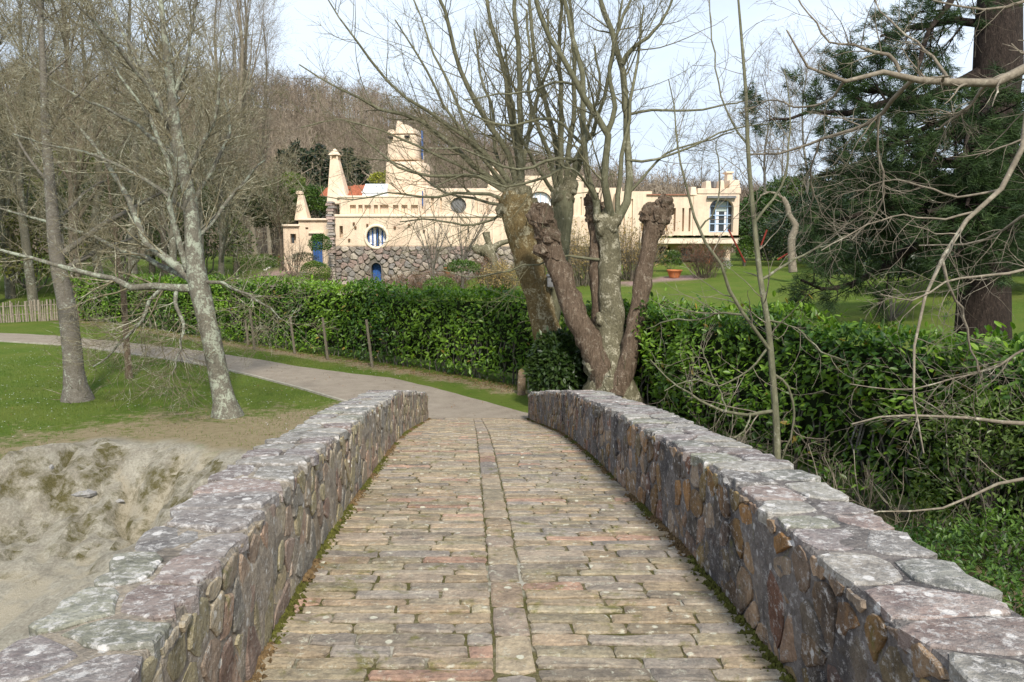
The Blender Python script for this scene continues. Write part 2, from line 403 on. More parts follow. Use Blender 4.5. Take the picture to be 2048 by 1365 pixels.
dryc = k.mix(k.ramp(n2,.3,.7), (.20,.15,.075), (.36,.29,.17)); dryc = k.mix(k.ramp(n3,.4,.8), dryc, (.42,.36,.24))
df = k.math('ADD', k.math('MULTIPLY', n4, 1.1), k.math('MULTIPLY', n2, .75))
dm = k.ramp(k.math('ADD', df, k.math('MULTIPLY', s[1], .75)), 1.22, 1.48)
col = k.mix(dm, grass, dryc)
sand = k.mix(k.ramp(n3,.3,.7), (.37,.32,.23), (.56,.50,.39))
rk = k.mix(k.ramp(k.noise(3.0,8,.72,k.pos((1,.7,1)),.2),.38,.60), (.34,.305,.24), (.50,.46,.37)); rk = k.mix(1.0, rk, k.mix(k.ramp(k.noise(24,6,.7),.3,.7),(.65,.65,.65),(1.2,1.2,1.2)), 'MULTIPLY')
mossc = k.mix(k.ramp(n3,.3,.7), (.075,.07,.025), (.20,.17,.08))
rk = k.mix(k.ramp(k.math('ADD', s[1], k.math('MULTIPLY', k.noise(2.5,8,.75), .7)),.98,.84), rk, sand)
gn = k.n('ShaderNodeSeparateXYZ'); k.put(gn.inputs[0], k.g.outputs['True Normal'])
steep = k.ramp(gn.outputs[2], .92, .70)
rk = k.mix(k.math('MULTIPLY', steep, k.ramp(k.noise(1.9,7,.74,None,.1),.46,.60)), rk, mossc)
ps = k.n('ShaderNodeSeparateXYZ'); k.put(ps.inputs[0], k.g.outputs['Position'])
col = k.mix(k.ramp(ps.outputs[1],70,86), col, k.mix(k.ramp(n2,.3,.7),(.085,.065,.042),(.165,.13,.085)))
col = k.mix(s[0], col, rk)
col = k.mix(s[2], col, k.mix(k.ramp(n2,.3,.7), (.33,.22,.20), (.42,.30,.27)))
h = k.math('ADD', k.math('MULTIPLY', n2, .5), n3); h = k.math('ADD', h, k.math('MULTIPLY', s[0], k.math('MULTIPLY', k.noise(3.0,9,.75), 2.5)))
ground_mat = k.fin(col, .95, k.bump(h, .8, .07), .1)
ground = add('ground', np.stack([X,Y,Zg],-1).reshape(-1,3), Fq, ground_mat, cols=cols, smooth=True, origin=(0,0,0), kind='structure')

# ------------------------------------------------------------------ path
UP = [(-260,655),(0,668),(100,672),(200,681),(300,691),(400,703),(500,718),(600,735),(700,748),(780,757),(870,778),(960,802),(1046,826),(1120,842)]
LO = [(-260,662),(0,684),(150,693),(300,715),(420,735),(500,752),(600,778),(690,805)]
up = np.array([G(a,b)[:2] for a,b in UP]); lo = np.array([G(a,b)[:2] for a,b in LO]+[[-1.75,16.36],[-1.0,16.36],[.35,16.36]])
def res2(P, K):
    P3, _ = resample(np.c_[P, np.zeros(len(P))], np.zeros(len(P)), K); return P3[:,:2]
def res_lin(P, K):
    d = np.r_[0,np.cumsum(np.linalg.norm(np.diff(P,axis=0),axis=1))]; t = np.linspace(0,d[-1],K); return np.stack([np.interp(t,d,P[:,0]),np.interp(t,d,P[:,1])],1)
A = res_lin(up,160); B = res_lin(lo,160); nw = 10
W_ = np.linspace(0,1,nw)[None,:,None]; S = A[:,None]*(1-W_)+B[:,None]*W_
S = S + (W_*(1-W_)*0)
jit = (fbm(S[...,0]*2,S[...,1]*2,3,3)-.5)*.14; S[:,0,1] += jit[:,0]; S[:,-1,1] += jit[:,-1]*(np.arange(160)<150)
Zp = np.maximum(ground_z(S[...,0],S[...,1]),0)+.02+.012*(1-np.abs(W_[...,0]*2-1))
V = np.concatenate([S, Zp[...,None]],-1).reshape(-1,3)
i = np.arange(159)[:,None]*nw+np.arange(nw-1)[None]; Fp = np.stack([i,i+nw,i+nw+1,i+1],-1).reshape(-1,4)
k = NT('path_mat'); n1 = k.noise(2.5,6,.65); n2 = k.noise(70,4,.7)
col = k.mix(k.ramp(n1,.3,.7), (.205,.165,.125), (.29,.245,.19)); col = k.mix(k.math('MULTIPLY',k.ramp(n2,.45,.7),.5), col, (.46,.42,.36))
col = k.mix(k.math('MULTIPLY',k.ramp(k.noise(6,6,.7,None,.5),.58,.72),.5), col, (.13,.11,.07))
path_mat = k.fin(col, .9, k.bump(k.math('ADD',n1,n2), .5, .02), .15)
add('path', V, Fp, path_mat, smooth=True, kind='structure', origin=(0,0,0))
# thin kerb strip along the grass side of the path
K_ = MB()
for a, b in zip(B[:-14], B[1:-13]):
    d = (b-a)/np.linalg.norm(b-a); nn = np.array([d[1],-d[0]])*.035; z = max(0,float(ground_z(*a)))+.035
    q = [a-nn,b-nn,b+nn,a+nn]; K_.put([(x,y,z-.1) for x,y in q]+[(x,y,z+.01) for x,y in q], [[4,5,6,7],[0,1,5,4],[1,2,6,5],[2,3,7,6],[3,0,4,7]])
K_.build('path_kerb', plain('kerb_mat',(.34,.31,.25),.9), kind='structure')

# embedded rocks of the bank
rock_mat = m_stone('rock_mat', .15, .5, .25, (.42,.41,.37))
def rock_blob(c, s, seed, flat=.45):
    r = np.random.default_rng(seed); n, m_ = 9, 5; V = []
    for a in range(m_):
        for b in range(n):
            th = a/(m_-1)*math.pi/2; ph = b/n*2*math.pi; q = 1+r.uniform(-.2,.2)
            V.append((c[0]+s*q*math.cos(ph)*math.cos(th), c[1]+s*.7*q*math.sin(ph)*math.cos(th), c[2]-.35*s*flat+s*flat*1.3*q*math.sin(th)))
    V.append((c[0],c[1],c[2]+s*flat)); Fr = [[a*n+b,a*n+(b+1)%n,(a+1)*n+(b+1)%n,(a+1)*n+b] for a in range(m_-1) for b in range(n)]+[[(m_-1)*n+b,(m_-1)*n+(b+1)%n,m_*n] for b in range(n)]
    return V, Fr
for j,(a,b,w) in enumerate([(285,932,22),(410,1000,60),(160,980,60),(90,930,36),(345,1022,40),(235,1000,22)]):
    c = hit(a,b); s_ = w/2*c[1]/F*1.02; c = c+np.array([0,.25*s_,-.32*s_])
    V, Fr = rock_blob(c, s_, j, .38); g_ = .25+.1*((j*37)%10)/10
    add('rock', V, Fr, rock_mat, ground, cols=np.tile((g_*1.02,g_,g_*.98),(len(V),1)), smooth=False)

# ------------------------------------------------------------------ the stone bridge
def clip_poly(poly, p, q):
    """keep the side of the bisector nearer p"""
    mx_, my_ = (p[0]+q[0])/2, (p[1]+q[1])/2; nx, ny = q[0]-p[0], q[1]-p[1]; o = []
    for a, b in zip(poly, poly[1:]+poly[:1]):
        da = (a[0]-mx_)*nx+(a[1]-my_)*ny; db = (b[0]-mx_)*nx+(b[1]-my_)*ny
        if da <= 0: o.append(a)
        if da*db < 0: t = da/(da-db); o.append((a[0]+t*(b[0]-a[0]), a[1]+t*(b[1]-a[1])))
    return o
def cells(pts, box):
    x0,x1,y0,y1 = box; P = np.array(pts); out = []
    for i_, p in enumerate(pts):
        d = ((P-p)**2).sum(1); nb = np.argsort(d)[1:20]; poly = [(x0,y0),(x1,y0),(x1,y1),(x0,y1)]
        for j_ in nb:
            poly = clip_poly(poly, p, pts[j_])
            if len(poly) < 3: break
        if len(poly) >= 3: out.append((p, poly))
    return out
def round_poly(poly, gap, n=10, jit=0., cf=.74):
    P = np.array(poly); c = P.mean(0)
    Q = []
    for a, b in zip(P, np.roll(P,-1,0)): Q += [a*cf+b*(1-cf), a*(1-cf)+b*cf]
    Q = np.array(Q); d = np.linalg.norm(Q-c,axis=1,keepdims=True); Q = c+(Q-c)*np.maximum(.35,(d-gap)/np.maximum(d,1e-6))
    E_ = np.linalg.norm(np.roll(Q,-1,0)-Q,axis=1); D = np.r_[0,np.cumsum(E_)]; QQ = np.r_[Q,Q[:1]]; t = np.linspace(0,D[-1],n,endpoint=False)
    O = np.stack([np.interp(t,D,QQ[:,0]),np.interp(t,D,QQ[:,1])],1)
    if jit: O += rng.normal(0,jit,O.shape)
    return O, O.mean(0)
def slab(O, c, H, fn, base=-.03, bev=.86, tilt=.004):
    """closed stone from outline O (u,v): fn(u,v,h)->xyz"""
    n = len(O); tu, tv = rng.normal(0,tilt,2); In = c+(O-c)*bev
    hs = H+rng.normal(0,H*.12,n)
    V = [fn(u,v,base) for u,v in O]+[fn(u,v,h_*.6) for (u,v),h_ in zip(O,hs)]+[fn(u,v,h_+(u-c[0])*tu*8+(v-c[1])*tv*8) for (u,v),h_ in zip(In,hs)]+[fn(c[0],c[1],H*1.05)]
    Fs = []
    for k_ in range(n):
        j_ = (k_+1)%n; Fs += [[k_,j_,n+j_,n+k_],[n+k_,n+j_,2*n+j_,2*n+k_],[2*n+k_,2*n+j_,3*n]]
    return np.array(V), Fs
def pick(pal):
    c = np.array(pal[rng.integers(len(pal))]); return c*rng.uniform(.8,1.2)

# deck
bridge = empty('stone_bridge', (0,6,0), 'humpbacked footbridge paved with narrow weathered stones between two rubble parapets', 'bridge')
yy = np.arange(BY0, BY1+.01, .15); us = np.linspace(-.06,2.16,8)
def dk(y,u,h): return (float(XL(y))+u, y, float(deck(y))+h)
V = np.array([dk(y,u,0) for y in yy for u in us]); i = np.arange(len(yy)-1)[:,None]*8+np.arange(7)[None]; Fd = np.stack([i,i+1,i+9,i+8],-1).reshape(-1,4)
k = NT('bedding_mat'); n1 = k.noise(5,6,.7); n2 = k.noise(60,4,.7)
col = k.mix(k.ramp(n1,.42,.58), (.28,.24,.15), (.11,.11,.025)); col = k.mix(k.ramp(n2,.35,.75), tuple([.09,.075,.035]), col); col = k.mix(k.ramp(k.noise(2.1,4,.6),.58,.66), col, (.42,.39,.32))
bed_mat = k.fin(col, .95, k.bump(n2,.8,.02), .1)
add('bedding', V, Fd, bed_mat, bridge, smooth=True)
# body below the deck with an arch
Vb = []; arch = [(BY0-1,-2.6)]
prof = [(y, float(deck(y))-.02) for y in np.linspace(BY0,BY1,30)]
low = [(BY1,-.6),(13.6,-.9)]+[(7.4+5.2*math.cos(a), -2.2+2.7*math.sin(a)) for a in np.linspace(0,math.pi,14)]+[(1,-2.6),(BY0,-2.6)]
poly = prof+low; nP = len(poly)
V = [(float(XL(y))-.30,y,z) for y,z in poly]+[(float(XR(y))+.34,y,z) for y,z in poly]
Fb = [list(range(nP)), list(range(nP,2*nP))[::-1]]+[[a,(a+1)%nP,nP+(a+1)%nP,nP+a] for a in range(nP)]
mort_mat = m_stone('mortar_mat', .2, .5, .1, (.52,.50,.46), 1.0)
add('arch_body', V, Fb, mort_mat, bridge, cols=np.tile((.26,.24,.21),(2*nP,1)))

pave_mat = m_stone('paving_mat', .12, .42, .4, (.50,.48,.38), .9)
PAVE = [(0.337, 0.278, 0.194), (0.31, 0.257, 0.186), (0.363, 0.289, 0.203), (0.285, 0.241, 0.189), (0.258, 0.226, 0.194), (0.31, 0.265, 0.219), (0.346, 0.282, 0.219), (0.328, 0.257, 0.176), (0.346, 0.265, 0.186), (0.294, 0.25, 0.176), (0.319, 0.274, 0.194), (0.38, 0.25, 0.186), (0.319, 0.27, 0.211)]
stones = []
y = -1.0
while y < BY1-.05:
    d = rng.uniform(.078,.120); ym = y+d/2
    for (u0,u1) in ((.0,.9575),(1.1225,2.1)):
        u = u0-rng.uniform(0,.2) if u0 < .5 else u0
        while u < u1-.02:
            w = rng.uniform(.17,.47); v0 = max(u,u0); v1 = min(u+w,u1)
            if u1-v1 < .09: v1 = u1
            if v1-v0 > .05: stones.append((y,y+d,v0,v1))
            u = v1
    y += d
y = -1.0
while y < BY1-.05:
    d = rng.uniform(.16,.34); stones.append((y,min(y+d,BY1),.958,1.122)); y += d
def pave_stone(q):
    y0,y1,u0,u1 = q; g = .0038; nx = 4
    xs = np.linspace(u0+g,u1-g,nx); top = [(x,y1-g) for x in xs[::-1]]; bot = [(x,y0+g) for x in xs]
    O = np.array(bot+[(u1-g,(y0+y1)/2)]+top+[(u0+g,(y0+y1)/2)]); 
    O += rng.normal(0,.0035,O.shape); 
    for c_ in (0,3,5,8):                                        # knock the corners back
        O[c_] += (np.array([(u0+u1)/2,(y0+y1)/2])-O[c_])*np.array([.03,.12])
    c = O.mean(0); H = .011+rng.normal(0,.002)
    n = len(O); In = c+(O-c)*np.array([1-.022/(u1-u0), 1-.018/(y1-y0)]); hs = H+rng.normal(0,.0025,n); tl = rng.normal(0,.02,2)
    hh = hs+(In[:,0]-c[0])*tl[0]*.4+(In[:,1]-c[1])*tl[1]
    V = [dk(b,a,-.02) for a,b in O]+[dk(b,a,h_-.006) for (a,b),h_ in zip(O,hh)]+[dk(b,a,h_) for (a,b),h_ in zip(In,hh)]+[dk(c[1],c[0],H)]
    Fs = []
    for k_ in range(n):
        j_ = (k_+1)%n; Fs += [[k_,j_,n+j_,n+k_],[n+k_,n+j_,2*n+j_,2*n+k_],[2*n+k_,2*n+j_,3*n]]
    return np.array(V), Fs
order = sorted(stones, key=lambda q: (q[1] < 2.9, q[0]))
cnt = 0; rest = MB()
for q in order:
    V, Fs = pave_stone(q); c = pick(PAVE); 
    if abs(q[2]-.958) < .01: c = c*.96+np.array([.002,0,.004])
    side = min(q[2], 2.1-q[3])
    if q[1] >= 2.9 and cnt < 300:
        add('paving_stone', V, Fs, pave_mat, bridge, cols=np.tile(c,(len(V),1))); cnt += 1
    else: rest.put(V, Fs, c)
rest.build('paving_stones', pave_mat, bridge, kind='stuff')
# moss and litter along both edges of the deck
n = 9000; ymo = rng.uniform(.5,16.3,n); sd_ = rng.random(n) < .5
off = np.abs(rng.normal(0,.028,n)); msk = vnoise(ymo*1.3,sd_*5.,8) > .25; ymo, sd_, off = ymo[msk], sd_[msk], off[msk]
u = np.where(sd_, off, 2.1-off); P0 = np.stack([XL(ymo)+u, ymo, deck(ymo)+.012+.0*u],1); sz = rng.uniform(.006,.02,len(P0))*(1.2-np.minimum(off*8,1))
an = rng.uniform(0,6.28,len(P0)); tri = []
for q in range(3): tri.append(P0+np.stack([np.cos(an+q*2.09)*sz*1.3,np.sin(an+q*2.09)*sz*1.3,np.zeros(len(P0))-.004],1))
tri.append(P0+np.stack([rng.normal(0,.003,len(P0)),rng.normal(0,.003,len(P0)),sz*.9],1))
V = np.stack(tri,1).reshape(-1,3); b4 = np.arange(len(P0))[:,None]*4
Fm = np.concatenate([b4+[0,1,3],b4+[1,2,3],b4+[2,0,3]])
mc = np.where((vnoise(ymo*3,sd_*9.,4)>.5)[:,None], np.array([[.075,.075,.015]]), np.array([[.13,.085,.04]]))*rng.uniform(.6,1.4,(len(P0),1))
litter_mat = m_attr('litter_mat', .9, .2, 60)
add('moss', V, Fm, litter_mat, bridge, cols=np.repeat(mc,4,0), kind='stuff')

# parapets
def parapet(side, label, pal, stain_mat, cope_mat, mcol, thick):
    s = -1 if side == 'L' else 1
    base = (lambda y: float(XL(y))) if side == 'L' else (lambda y: float(XR(y)))
    top = lambda y: float(deck(y))+.57+.012*math.sin(y*2.1)-.10*max(0,(abs(y-5.5)-10.1))
    w = empty('parapet_wall', (base(6)+s*thick/2, 6, float(deck(6))), label, 'wall')
    # core: inner face, top, outer face
    ys = np.arange(BY0, BY1+.001, .09); prof_ = []
    rows = [(0,-.06),(0,.1),(0,.2),(0,.3),(0,.4),(0,.50),(.004,.550),(.016,.566),(thick*.33,.571),(thick*.66,.571),(thick-.016,.566),(thick-.004,.545),(thick,.2),(thick,-1.0),(thick,-3.2)]
    V = []
    for y_ in ys:
        tz = top(y_)-.57
        for kk,(o_,h_) in enumerate(rows):
            nn = (float(vnoise(y_*7,h_*8+o_*9,55))-.5)*.03
            V.append((base(y_)+s*(o_+(nn if kk<7 else 0)), y_, tz+h_+(nn*.6 if 6<kk<12 else 0)))
    nr = len(rows); i = np.arange(len(ys)-1)[:,None]*nr+np.arange(nr-1)[None]; Fc = np.stack([i,i+1,i+nr+1,i+nr],-1).reshape(-1,4)
    if side == 'L': Fc = Fc[:,::-1]
    cap = [[(len(ys)-1)*nr+k_ for k_ in range(nr)], list(range(nr))]
    core = add('mortar_core', V, [list(f) for f in Fc]+cap, mort_mat, w, cols=np.tile(mcol,(len(V),1)), smooth=False)
    core.data.materials.append(mort_top)
    mi = np.zeros(len(core.data.polygons), np.int32); kk_ = np.arange(len(Fc))%(nr-1); mi[:len(Fc)] = (kk_>=6)&(kk_<=11); core.data.polygons.foreach_set('material_index', mi)
    # rubble set in the inner face
    sx, sy = .175, .125; pts = []
    for a in np.arange(-.9,BY1-.02,sx):
        k_ = 1.0 if a < 7 else .92
        for b in np.arange(.02,.53,sy): pts.append((a+rng.uniform(-.085,.085)+(.1 if int(b/sy)%2 else 0), b+.05+rng.uniform(-.055,.055)))
    pts = [p for p in pts if p[0]<BY1-.04 and p[0]>-1 and rng.random()>.10]
    fi = lambda u_,v_,h_: (base(u_)-s*h_, u_, top(u_)-.57+v_)
    cl = cells(pts, (-1,BY1-.01,-.02,.556)); cl.sort(key=lambda c: (c[0][0] < 2.0, c[0][0])); m_ = MB(); n_ = 0
    for p, poly in cl:
        near = p[0] < 5
        O, c = round_poly(poly, rng.uniform(.004,.018), 11, .005, .82)
        V, Fs = slab(O, c, rng.uniform(.001,.011), fi, -.03, .88, .004); cc = pick(pal)
        if s > 0: Fs = Fs
        if n_ < 300 and p[0] >= 2.0: add('wall_stone', V, Fs, stain_mat, w, cols=np.tile(cc,(len(V),1))); n_ += 1
        else: m_.put(V, Fs, cc)
    if m_.n: m_.build('wall_stones', stain_mat, w, kind='stuff')
    # end face stones
    pts = [(a+rng.uniform(-.04,.04), b+rng.uniform(-.04,.04)) for a in np.arange(.06,thick,.14) for b in np.arange(.05,.5,.12)]
    fe = lambda u_,v_,h_: (base(BY1)+s*u_, BY1+h_, top(BY1)-.57+v_)
    for p, poly in cells(pts, (.0,thick,-.02,.53)):
        O, c = round_poly(poly, .012, 10, .003); V, Fs = slab(O, c, .02, fe, -.02, .8); add('end_stone', V, Fs, stain_mat, w, cols=np.tile(pick(pal),(len(V),1)))
    # coping slabs, uneven at both arrises
    pts = []; a = -1.0; alt = 0
    while a < BY1:
        la = rng.uniform(.16,.34); alt += 1
        r_ = rng.random()
        if r_ < .35: pts.append((a+la/2, thick*rng.uniform(.4,.6)))
        else:
            q_ = rng.uniform(.22,.34); pts.append((a+la/2+rng.uniform(-.05,.05), thick*q_)); pts.append((a+la/2+rng.uniform(-.08,.08), thick*(q_+.45)))
        a += la
    ft = lambda u_,v_,h_: (base(u_)+s*(v_+.014*math.sin(u_*23+v_*7)*(1 if v_<.06 or v_>thick-.06 else 0)), u_, top(u_)-.004+h_)
    for p, poly in cells(pts, (-1.1,BY1+.015,-.008,thick+.018)):
        O, c = round_poly(poly, rng.uniform(.008,.018), 12, .006, .90); edge = (O[:,1]<.03)|(O[:,1]>thick-.03)
        O[edge,1] += rng.normal(0,.009,edge.sum())
        V, Fs = slab(O, c, rng.uniform(.009,.020), ft, -.045, .93, .0012); add('coping_stone', V, Fs, cope_mat, w, cols=np.tile(pick(COPE),(len(V),1)))
    return w
COPE = [(0.297, 0.278, 0.244), (0.324, 0.304, 0.262), (0.225, 0.197, 0.185), (0.207, 0.17, 0.165), (0.27, 0.251, 0.22), (0.243, 0.241, 0.211), (0.225, 0.183, 0.172), (0.306, 0.278, 0.244), (0.18, 0.165, 0.156), (0.27, 0.206, 0.185), (0.225, 0.224, 0.169)]
PL_ = [(0.423, 0.288, 0.204), (0.398, 0.323, 0.193), (0.299, 0.239, 0.168), (0.336, 0.251, 0.183), (0.373, 0.311, 0.214), (0.273, 0.186, 0.142), (0.311, 0.264, 0.153), (0.249, 0.228, 0.193), (0.349, 0.299, 0.183), (0.411, 0.348, 0.254), (0.287, 0.209, 0.163)]
PR_ = [(0.285, 0.191, 0.131), (0.321, 0.212, 0.148), (0.356, 0.244, 0.158), (0.178, 0.127, 0.092), (0.238, 0.164, 0.104), (0.202, 0.122, 0.087), (0.154, 0.127, 0.101), (0.261, 0.185, 0.079), (0.131, 0.106, 0.087), (0.309, 0.212, 0.131), (0.226, 0.175, 0.104), (0.313, 0.17, 0.067), (0.285, 0.17, 0.07), (0.238, 0.127, 0.087), (0.143, 0.111, 0.101), (0.333, 0.254, 0.183)]
mort_top = m_stone('coping_mortar_mat', .55, .5, .0, (.56,.53,.49), 1.2, .0)
cope_mat = m_stone('coping_mat', .30, .9, .0, (.58,.55,.52), 1.1, .5)
wl_mat = m_stone('wall_stone_mat', .10, .5, .18, (.50,.47,.41), 1.1, .22)
wr_mat = m_stone('dark_wall_stone_mat', .58, .65, .12, (.50,.48,.46), 1.1, .1)
parapet('L', 'rubble parapet with brown and buff stones, beside the lawn and rocky bank', PL_, wl_mat, cope_mat, (.32,.275,.22), .375)
mort_l = mort_mat; mort_mat = m_stone('dark_mortar_mat', .60, .62, .1, (.42,.40,.39), 1.1)
parapet('R', 'black stained rubble parapet with orange stones, beside the leafy hedge', PR_, wr_mat, cope_mat, (.19,.17,.16), .425)
# ------------------------------------------------------------------ the house
HY = 57.0
def wx(px, Y=HY, py=480): return float(PY(px, py, Y)[0])
def wz(py, Y=HY): return float(PY(1024, py, Y)[2])
def fb(mb, x0, x1, yt, yb, Y, dep, c=None, top=None):
    """box whose front face fills photo columns x0..x1 and rows yt..yb at distance Y"""
    if top is None: mb.box(wx(x0,Y), wx(x1,Y), Y, Y+dep, wz(yb,Y), wz(yt,Y), c)
    else: mb.frus((wx(x0,Y),wx(x1,Y),Y,Y+dep), (wx(top[0],Y),wx(top[1],Y),Y+top[2],Y+dep-top[2]), wz(yb,Y), wz(yt,Y), c)
    return mb
k = NT('stucco_mat'); n1 = k.noise(.7,6,.65); n2 = k.noise(6,5,.65); n3 = k.noise(1.1,6,.7,k.pos((3,3,.35)))
col = k.mix(k.ramp(n1,.3,.7), (.75,.58,.42), (.84,.69,.52)); col = k.mix(k.math('MULTIPLY',k.ramp(n3,.48,.70),.6), col, (.48,.39,.32))
col = k.mix(k.math('MULTIPLY',k.ramp(k.noise(.42,7,.72,None,.3),.48,.64),.45), col, (.60,.43,.33)); col = k.mix(k.math('MULTIPLY',k.ramp(k.noise(2.4,7,.8,k.pos((1,1,.5))),.60,.72),.55), col, (.40,.33,.27))
stucco = k.fin(col, .95, k.bump(k.math('ADD',n2,n1), .35, .06), .1)
stucco_trim = plain('stucco_trim_mat', (.84,.71,.56), .95, .1, .08, 2, .2)
blue = plain('blue_paint_mat', (.035,.11,.34), .5, .3, .15, 9)
pale_blue = plain('pale_blue_paint_mat', (.42,.55,.72), .5, .3, .08, 9)
white_m = plain('white_cloth_mat', (.80,.80,.82), .9, .1, .06, 7)
dark_m = plain('opening_shade_mat', (.02,.02,.022), .8, .2, .2)  # near black: the shade inside small openings, put into the colour
k = NT('glass_mat'); k.b.inputs['Roughness'].default_value = .06; glass_m = k.fin((.05,.06,.07), .06, None, .8)
tile_m = plain('roof_tile_mat', (.38,.14,.08), .9, .1, .35, 5, .3)
brown_m = plain('brown_wood_mat', (.16,.09,.05), .85, .1, .3, 8, .3)
terra_m = plain('terracotta_mat', (.55,.20,.08), .8, .2, .15, 9)
grey_m = plain('grey_stone_mat', (.20,.20,.20), .85, .2, .2, 8, .3)
sb_m0 = plain('plinth_mat',(.26,.22,.18),.9,.1,.35,3,.5)
def cut(o, cutter):
    m = o.modifiers.new('cut', 'BOOLEAN'); m.operation = 'DIFFERENCE'; m.object = cutter; m.solver = 'EXACT'
    dg = bpy.context.evaluated_depsgraph_get(); me = bpy.data.meshes.new_from_object(o.evaluated_get(dg)); o.modifiers.clear()
    mats = [x for x in o.data.materials]; o.data = me
    me.materials.clear(); me.materials.append(mats[0]); me.polygons.foreach_set('material_index', np.zeros(len(me.polygons), np.int32))
    bpy.data.objects.remove(cutter)
def cutter_of(mb):
    V = np.concatenate(mb.V); me = mesh_data('cutter', V, mb.F, stucco)
    import bmesh
    bm = bmesh.new(); bm.from_mesh(me); bmesh.ops.recalc_face_normals(bm, faces=bm.faces); bm.to_mesh(me); bm.free()
    o = bpy.data.objects.new('cutter', me); COL.objects.link(o); return o
def fixn(o):
    import bmesh
    bm = bmesh.new(); bm.from_mesh(o.data); bmesh.ops.recalc_face_normals(bm, faces=bm.faces); bm.to_mesh(o.data); bm.free()
house = empty('stucco_house', (wx(950),HY,.5), 'long low peach stucco house with rubble base, thick tapering tower and round window', 'house')
def H(mb, name, mat, bev=.06, parent=None, **kw):
    o = mb.build(name, mat, parent or house, bevel=bev, **kw); fixn(o); return o
def prism(mb, pts, Y0, Y1):
    """pts (x,z) outline extruded from Y0 to Y1"""
    n = len(pts); V = [(x,Y0,z) for x,z in pts]+[(x,Y1,z) for x,z in pts]
    return mb.put(V, [list(range(n))[::-1], list(range(n,2*n))]+[[a,(a+1)%n,n+(a+1)%n,n+a] for a in range(n)])
def circ(cx_, cz_, r, n=28, rz=None): return [(cx_+r*math.cos(a), cz_+(rz or r)*math.sin(a)) for a in np.linspace(0,2*math.pi,n,endpoint=False)]
def arch_pts(x0,x1,z0,z1,rr):
    rr = min(rr,(x1-x0)/2); P_ = [(x0,z0),(x1,z0)]
    P_ += [(x1-rr+rr*math.cos(a), z1-rr+rr*math.sin(a)) for a in np.linspace(0,math.pi/2,7)]
    P_ += [(x0+rr+rr*math.cos(a), z1-rr+rr*math.sin(a)) for a in np.linspace(math.pi/2,math.pi,7)]
    return P_
pxm = F/HY/1.0
rx, rz_ = wx(753), wz(474)
# lower storey with the round window
lw = H(fb(MB(), 668, 1240, 431, 494, HY, 7), 'wall', stucco, .12)
c_ = MB(); prism(c_, circ(rx,rz_,.74), HY-.6, HY+1.4); fb(c_, 677,684,452,476, HY-.4, 1.0); fb(c_, 934,938,455,478, HY-.4,1.0)
cut(lw, cutter_of(c_))
H(fb(MB(), 664, 1040, 429, 434, HY-.10, 1), 'ledge', stucco_trim, .04)
# parapet storey with sunk panels
pw = H(fb(MB(), 680, 858, 394, 430, HY+.25, 5), 'wall', stucco, .12)
c_ = MB()
for a,b in ((700,712),(717,725),(729,742),(748,756),(760,777),(786,797),(803,815),(822,836)): fb(c_, a,b,410,427, HY, .5)
cut(pw, cutter_of(c_))
H(fb(MB(), 676, 862, 391.5, 395.5, HY+.2, 5.2), 'parapet', stucco_trim, .05)
mw = H(fb(MB(), 850, 1060, 377, 432, HY+.12, 7), 'wall', stucco, .12)
c_ = MB(); prism(c_, circ(wx(917),wz(411),.56), HY-.4, HY+.6); 
for a,b in ((862,868),(880,884),(950,955),(972,977),(992,998)): fb(c_, a,b,396,424, HY-.2, .5)
cut(mw, cutter_of(c_))
V = MB(); prism(V, circ(wx(917),wz(411),.54), HY+.34, HY+.40); dsk = V.build('round_vent', grey_m, house); fixn(dsk)
bars = MB()
for q in np.linspace(-.4,.4,5): bars.box(wx(917)+q-.02,wx(917)+q+.02,HY+.27,HY+.31,wz(411)-math.sqrt(.54**2-q*q),wz(411)+math.sqrt(.54**2-q*q))
bars.build('bar', grey_m, dsk)
for k_,a in enumerate((868,885,902,935,952,969,986,1003,1020)):
    H(fb(MB(), a, a+1.6, 440, 489, HY-.06, .1), 'rib', stucco_trim, 0)
cw = H(fb(fb(MB(), 1050, 1166, 352, 500, HY+.3, 6), 1166.2, 1242, 376, 500, HY+.35, 6), 'wall', stucco, 0)
c_ = MB(); prism(c_, arch_pts(wx(1056),wx(1104),wz(415),wz(383),.8), HY-.4, HY+1.2)
for a in (1128,1144,1160,1176,1200,1216,1230): fb(c_, a,a+3.5,394,497, HY, .42)
cut(cw, cutter_of(c_))
wn = MB(); prism(wn, arch_pts(wx(1058),wx(1102),wz(413),wz(384),.75), HY+.55, HY+.6); wf = wn.build('window', white_m, house); fixn(wf)
mf = MB()
for a in (1070,1080,1091): fb(mf, a,a+1.3,386,413,HY+.48,.06)
mf.build('frame', pale_blue, wf)
# right wing, its slits, ledge and the tall window
WY = 54.5
rw = H(fb(fb(MB(), 1238, 1302, 383, 500, WY, 7), 1302.2, 1384, 390, 486, WY, 7), 'wall', stucco, 0)
c_ = MB()
for a in (1283,1300,1316,1332,1348,1365,1379-1): fb(c_, a,a+4,416,463, WY-.3, .6)
for a in (1246,1262): fb(c_, a,a+3.5,398,494, WY-.2, .35)
cut(rw, cutter_of(c_))
H(fb(MB(), 1292, 1378, 388.5, 391, WY-.12, 7.1), 'eave', plain('eave_mat',(.30,.14,.09),.8), 0)
ww = H(fb(MB(), 1384.3, 1477, 388, 486, WY-.05, 7.4), 'wall', stucco, .1)
wx0, wx1, wz0, wz1 = wx(1417,WY), wx(1465,WY), wz(465,WY), wz(400,WY)
c_ = MB(); prism(c_, arch_pts(wx0,wx1,wz0,wz1,.55), WY-.5, WY+1.6); cut(ww, cutter_of(c_))
H(fb(MB(), 1280, 1480, 474, 488, WY-.35, 8), 'ledge', stucco_trim, .05)
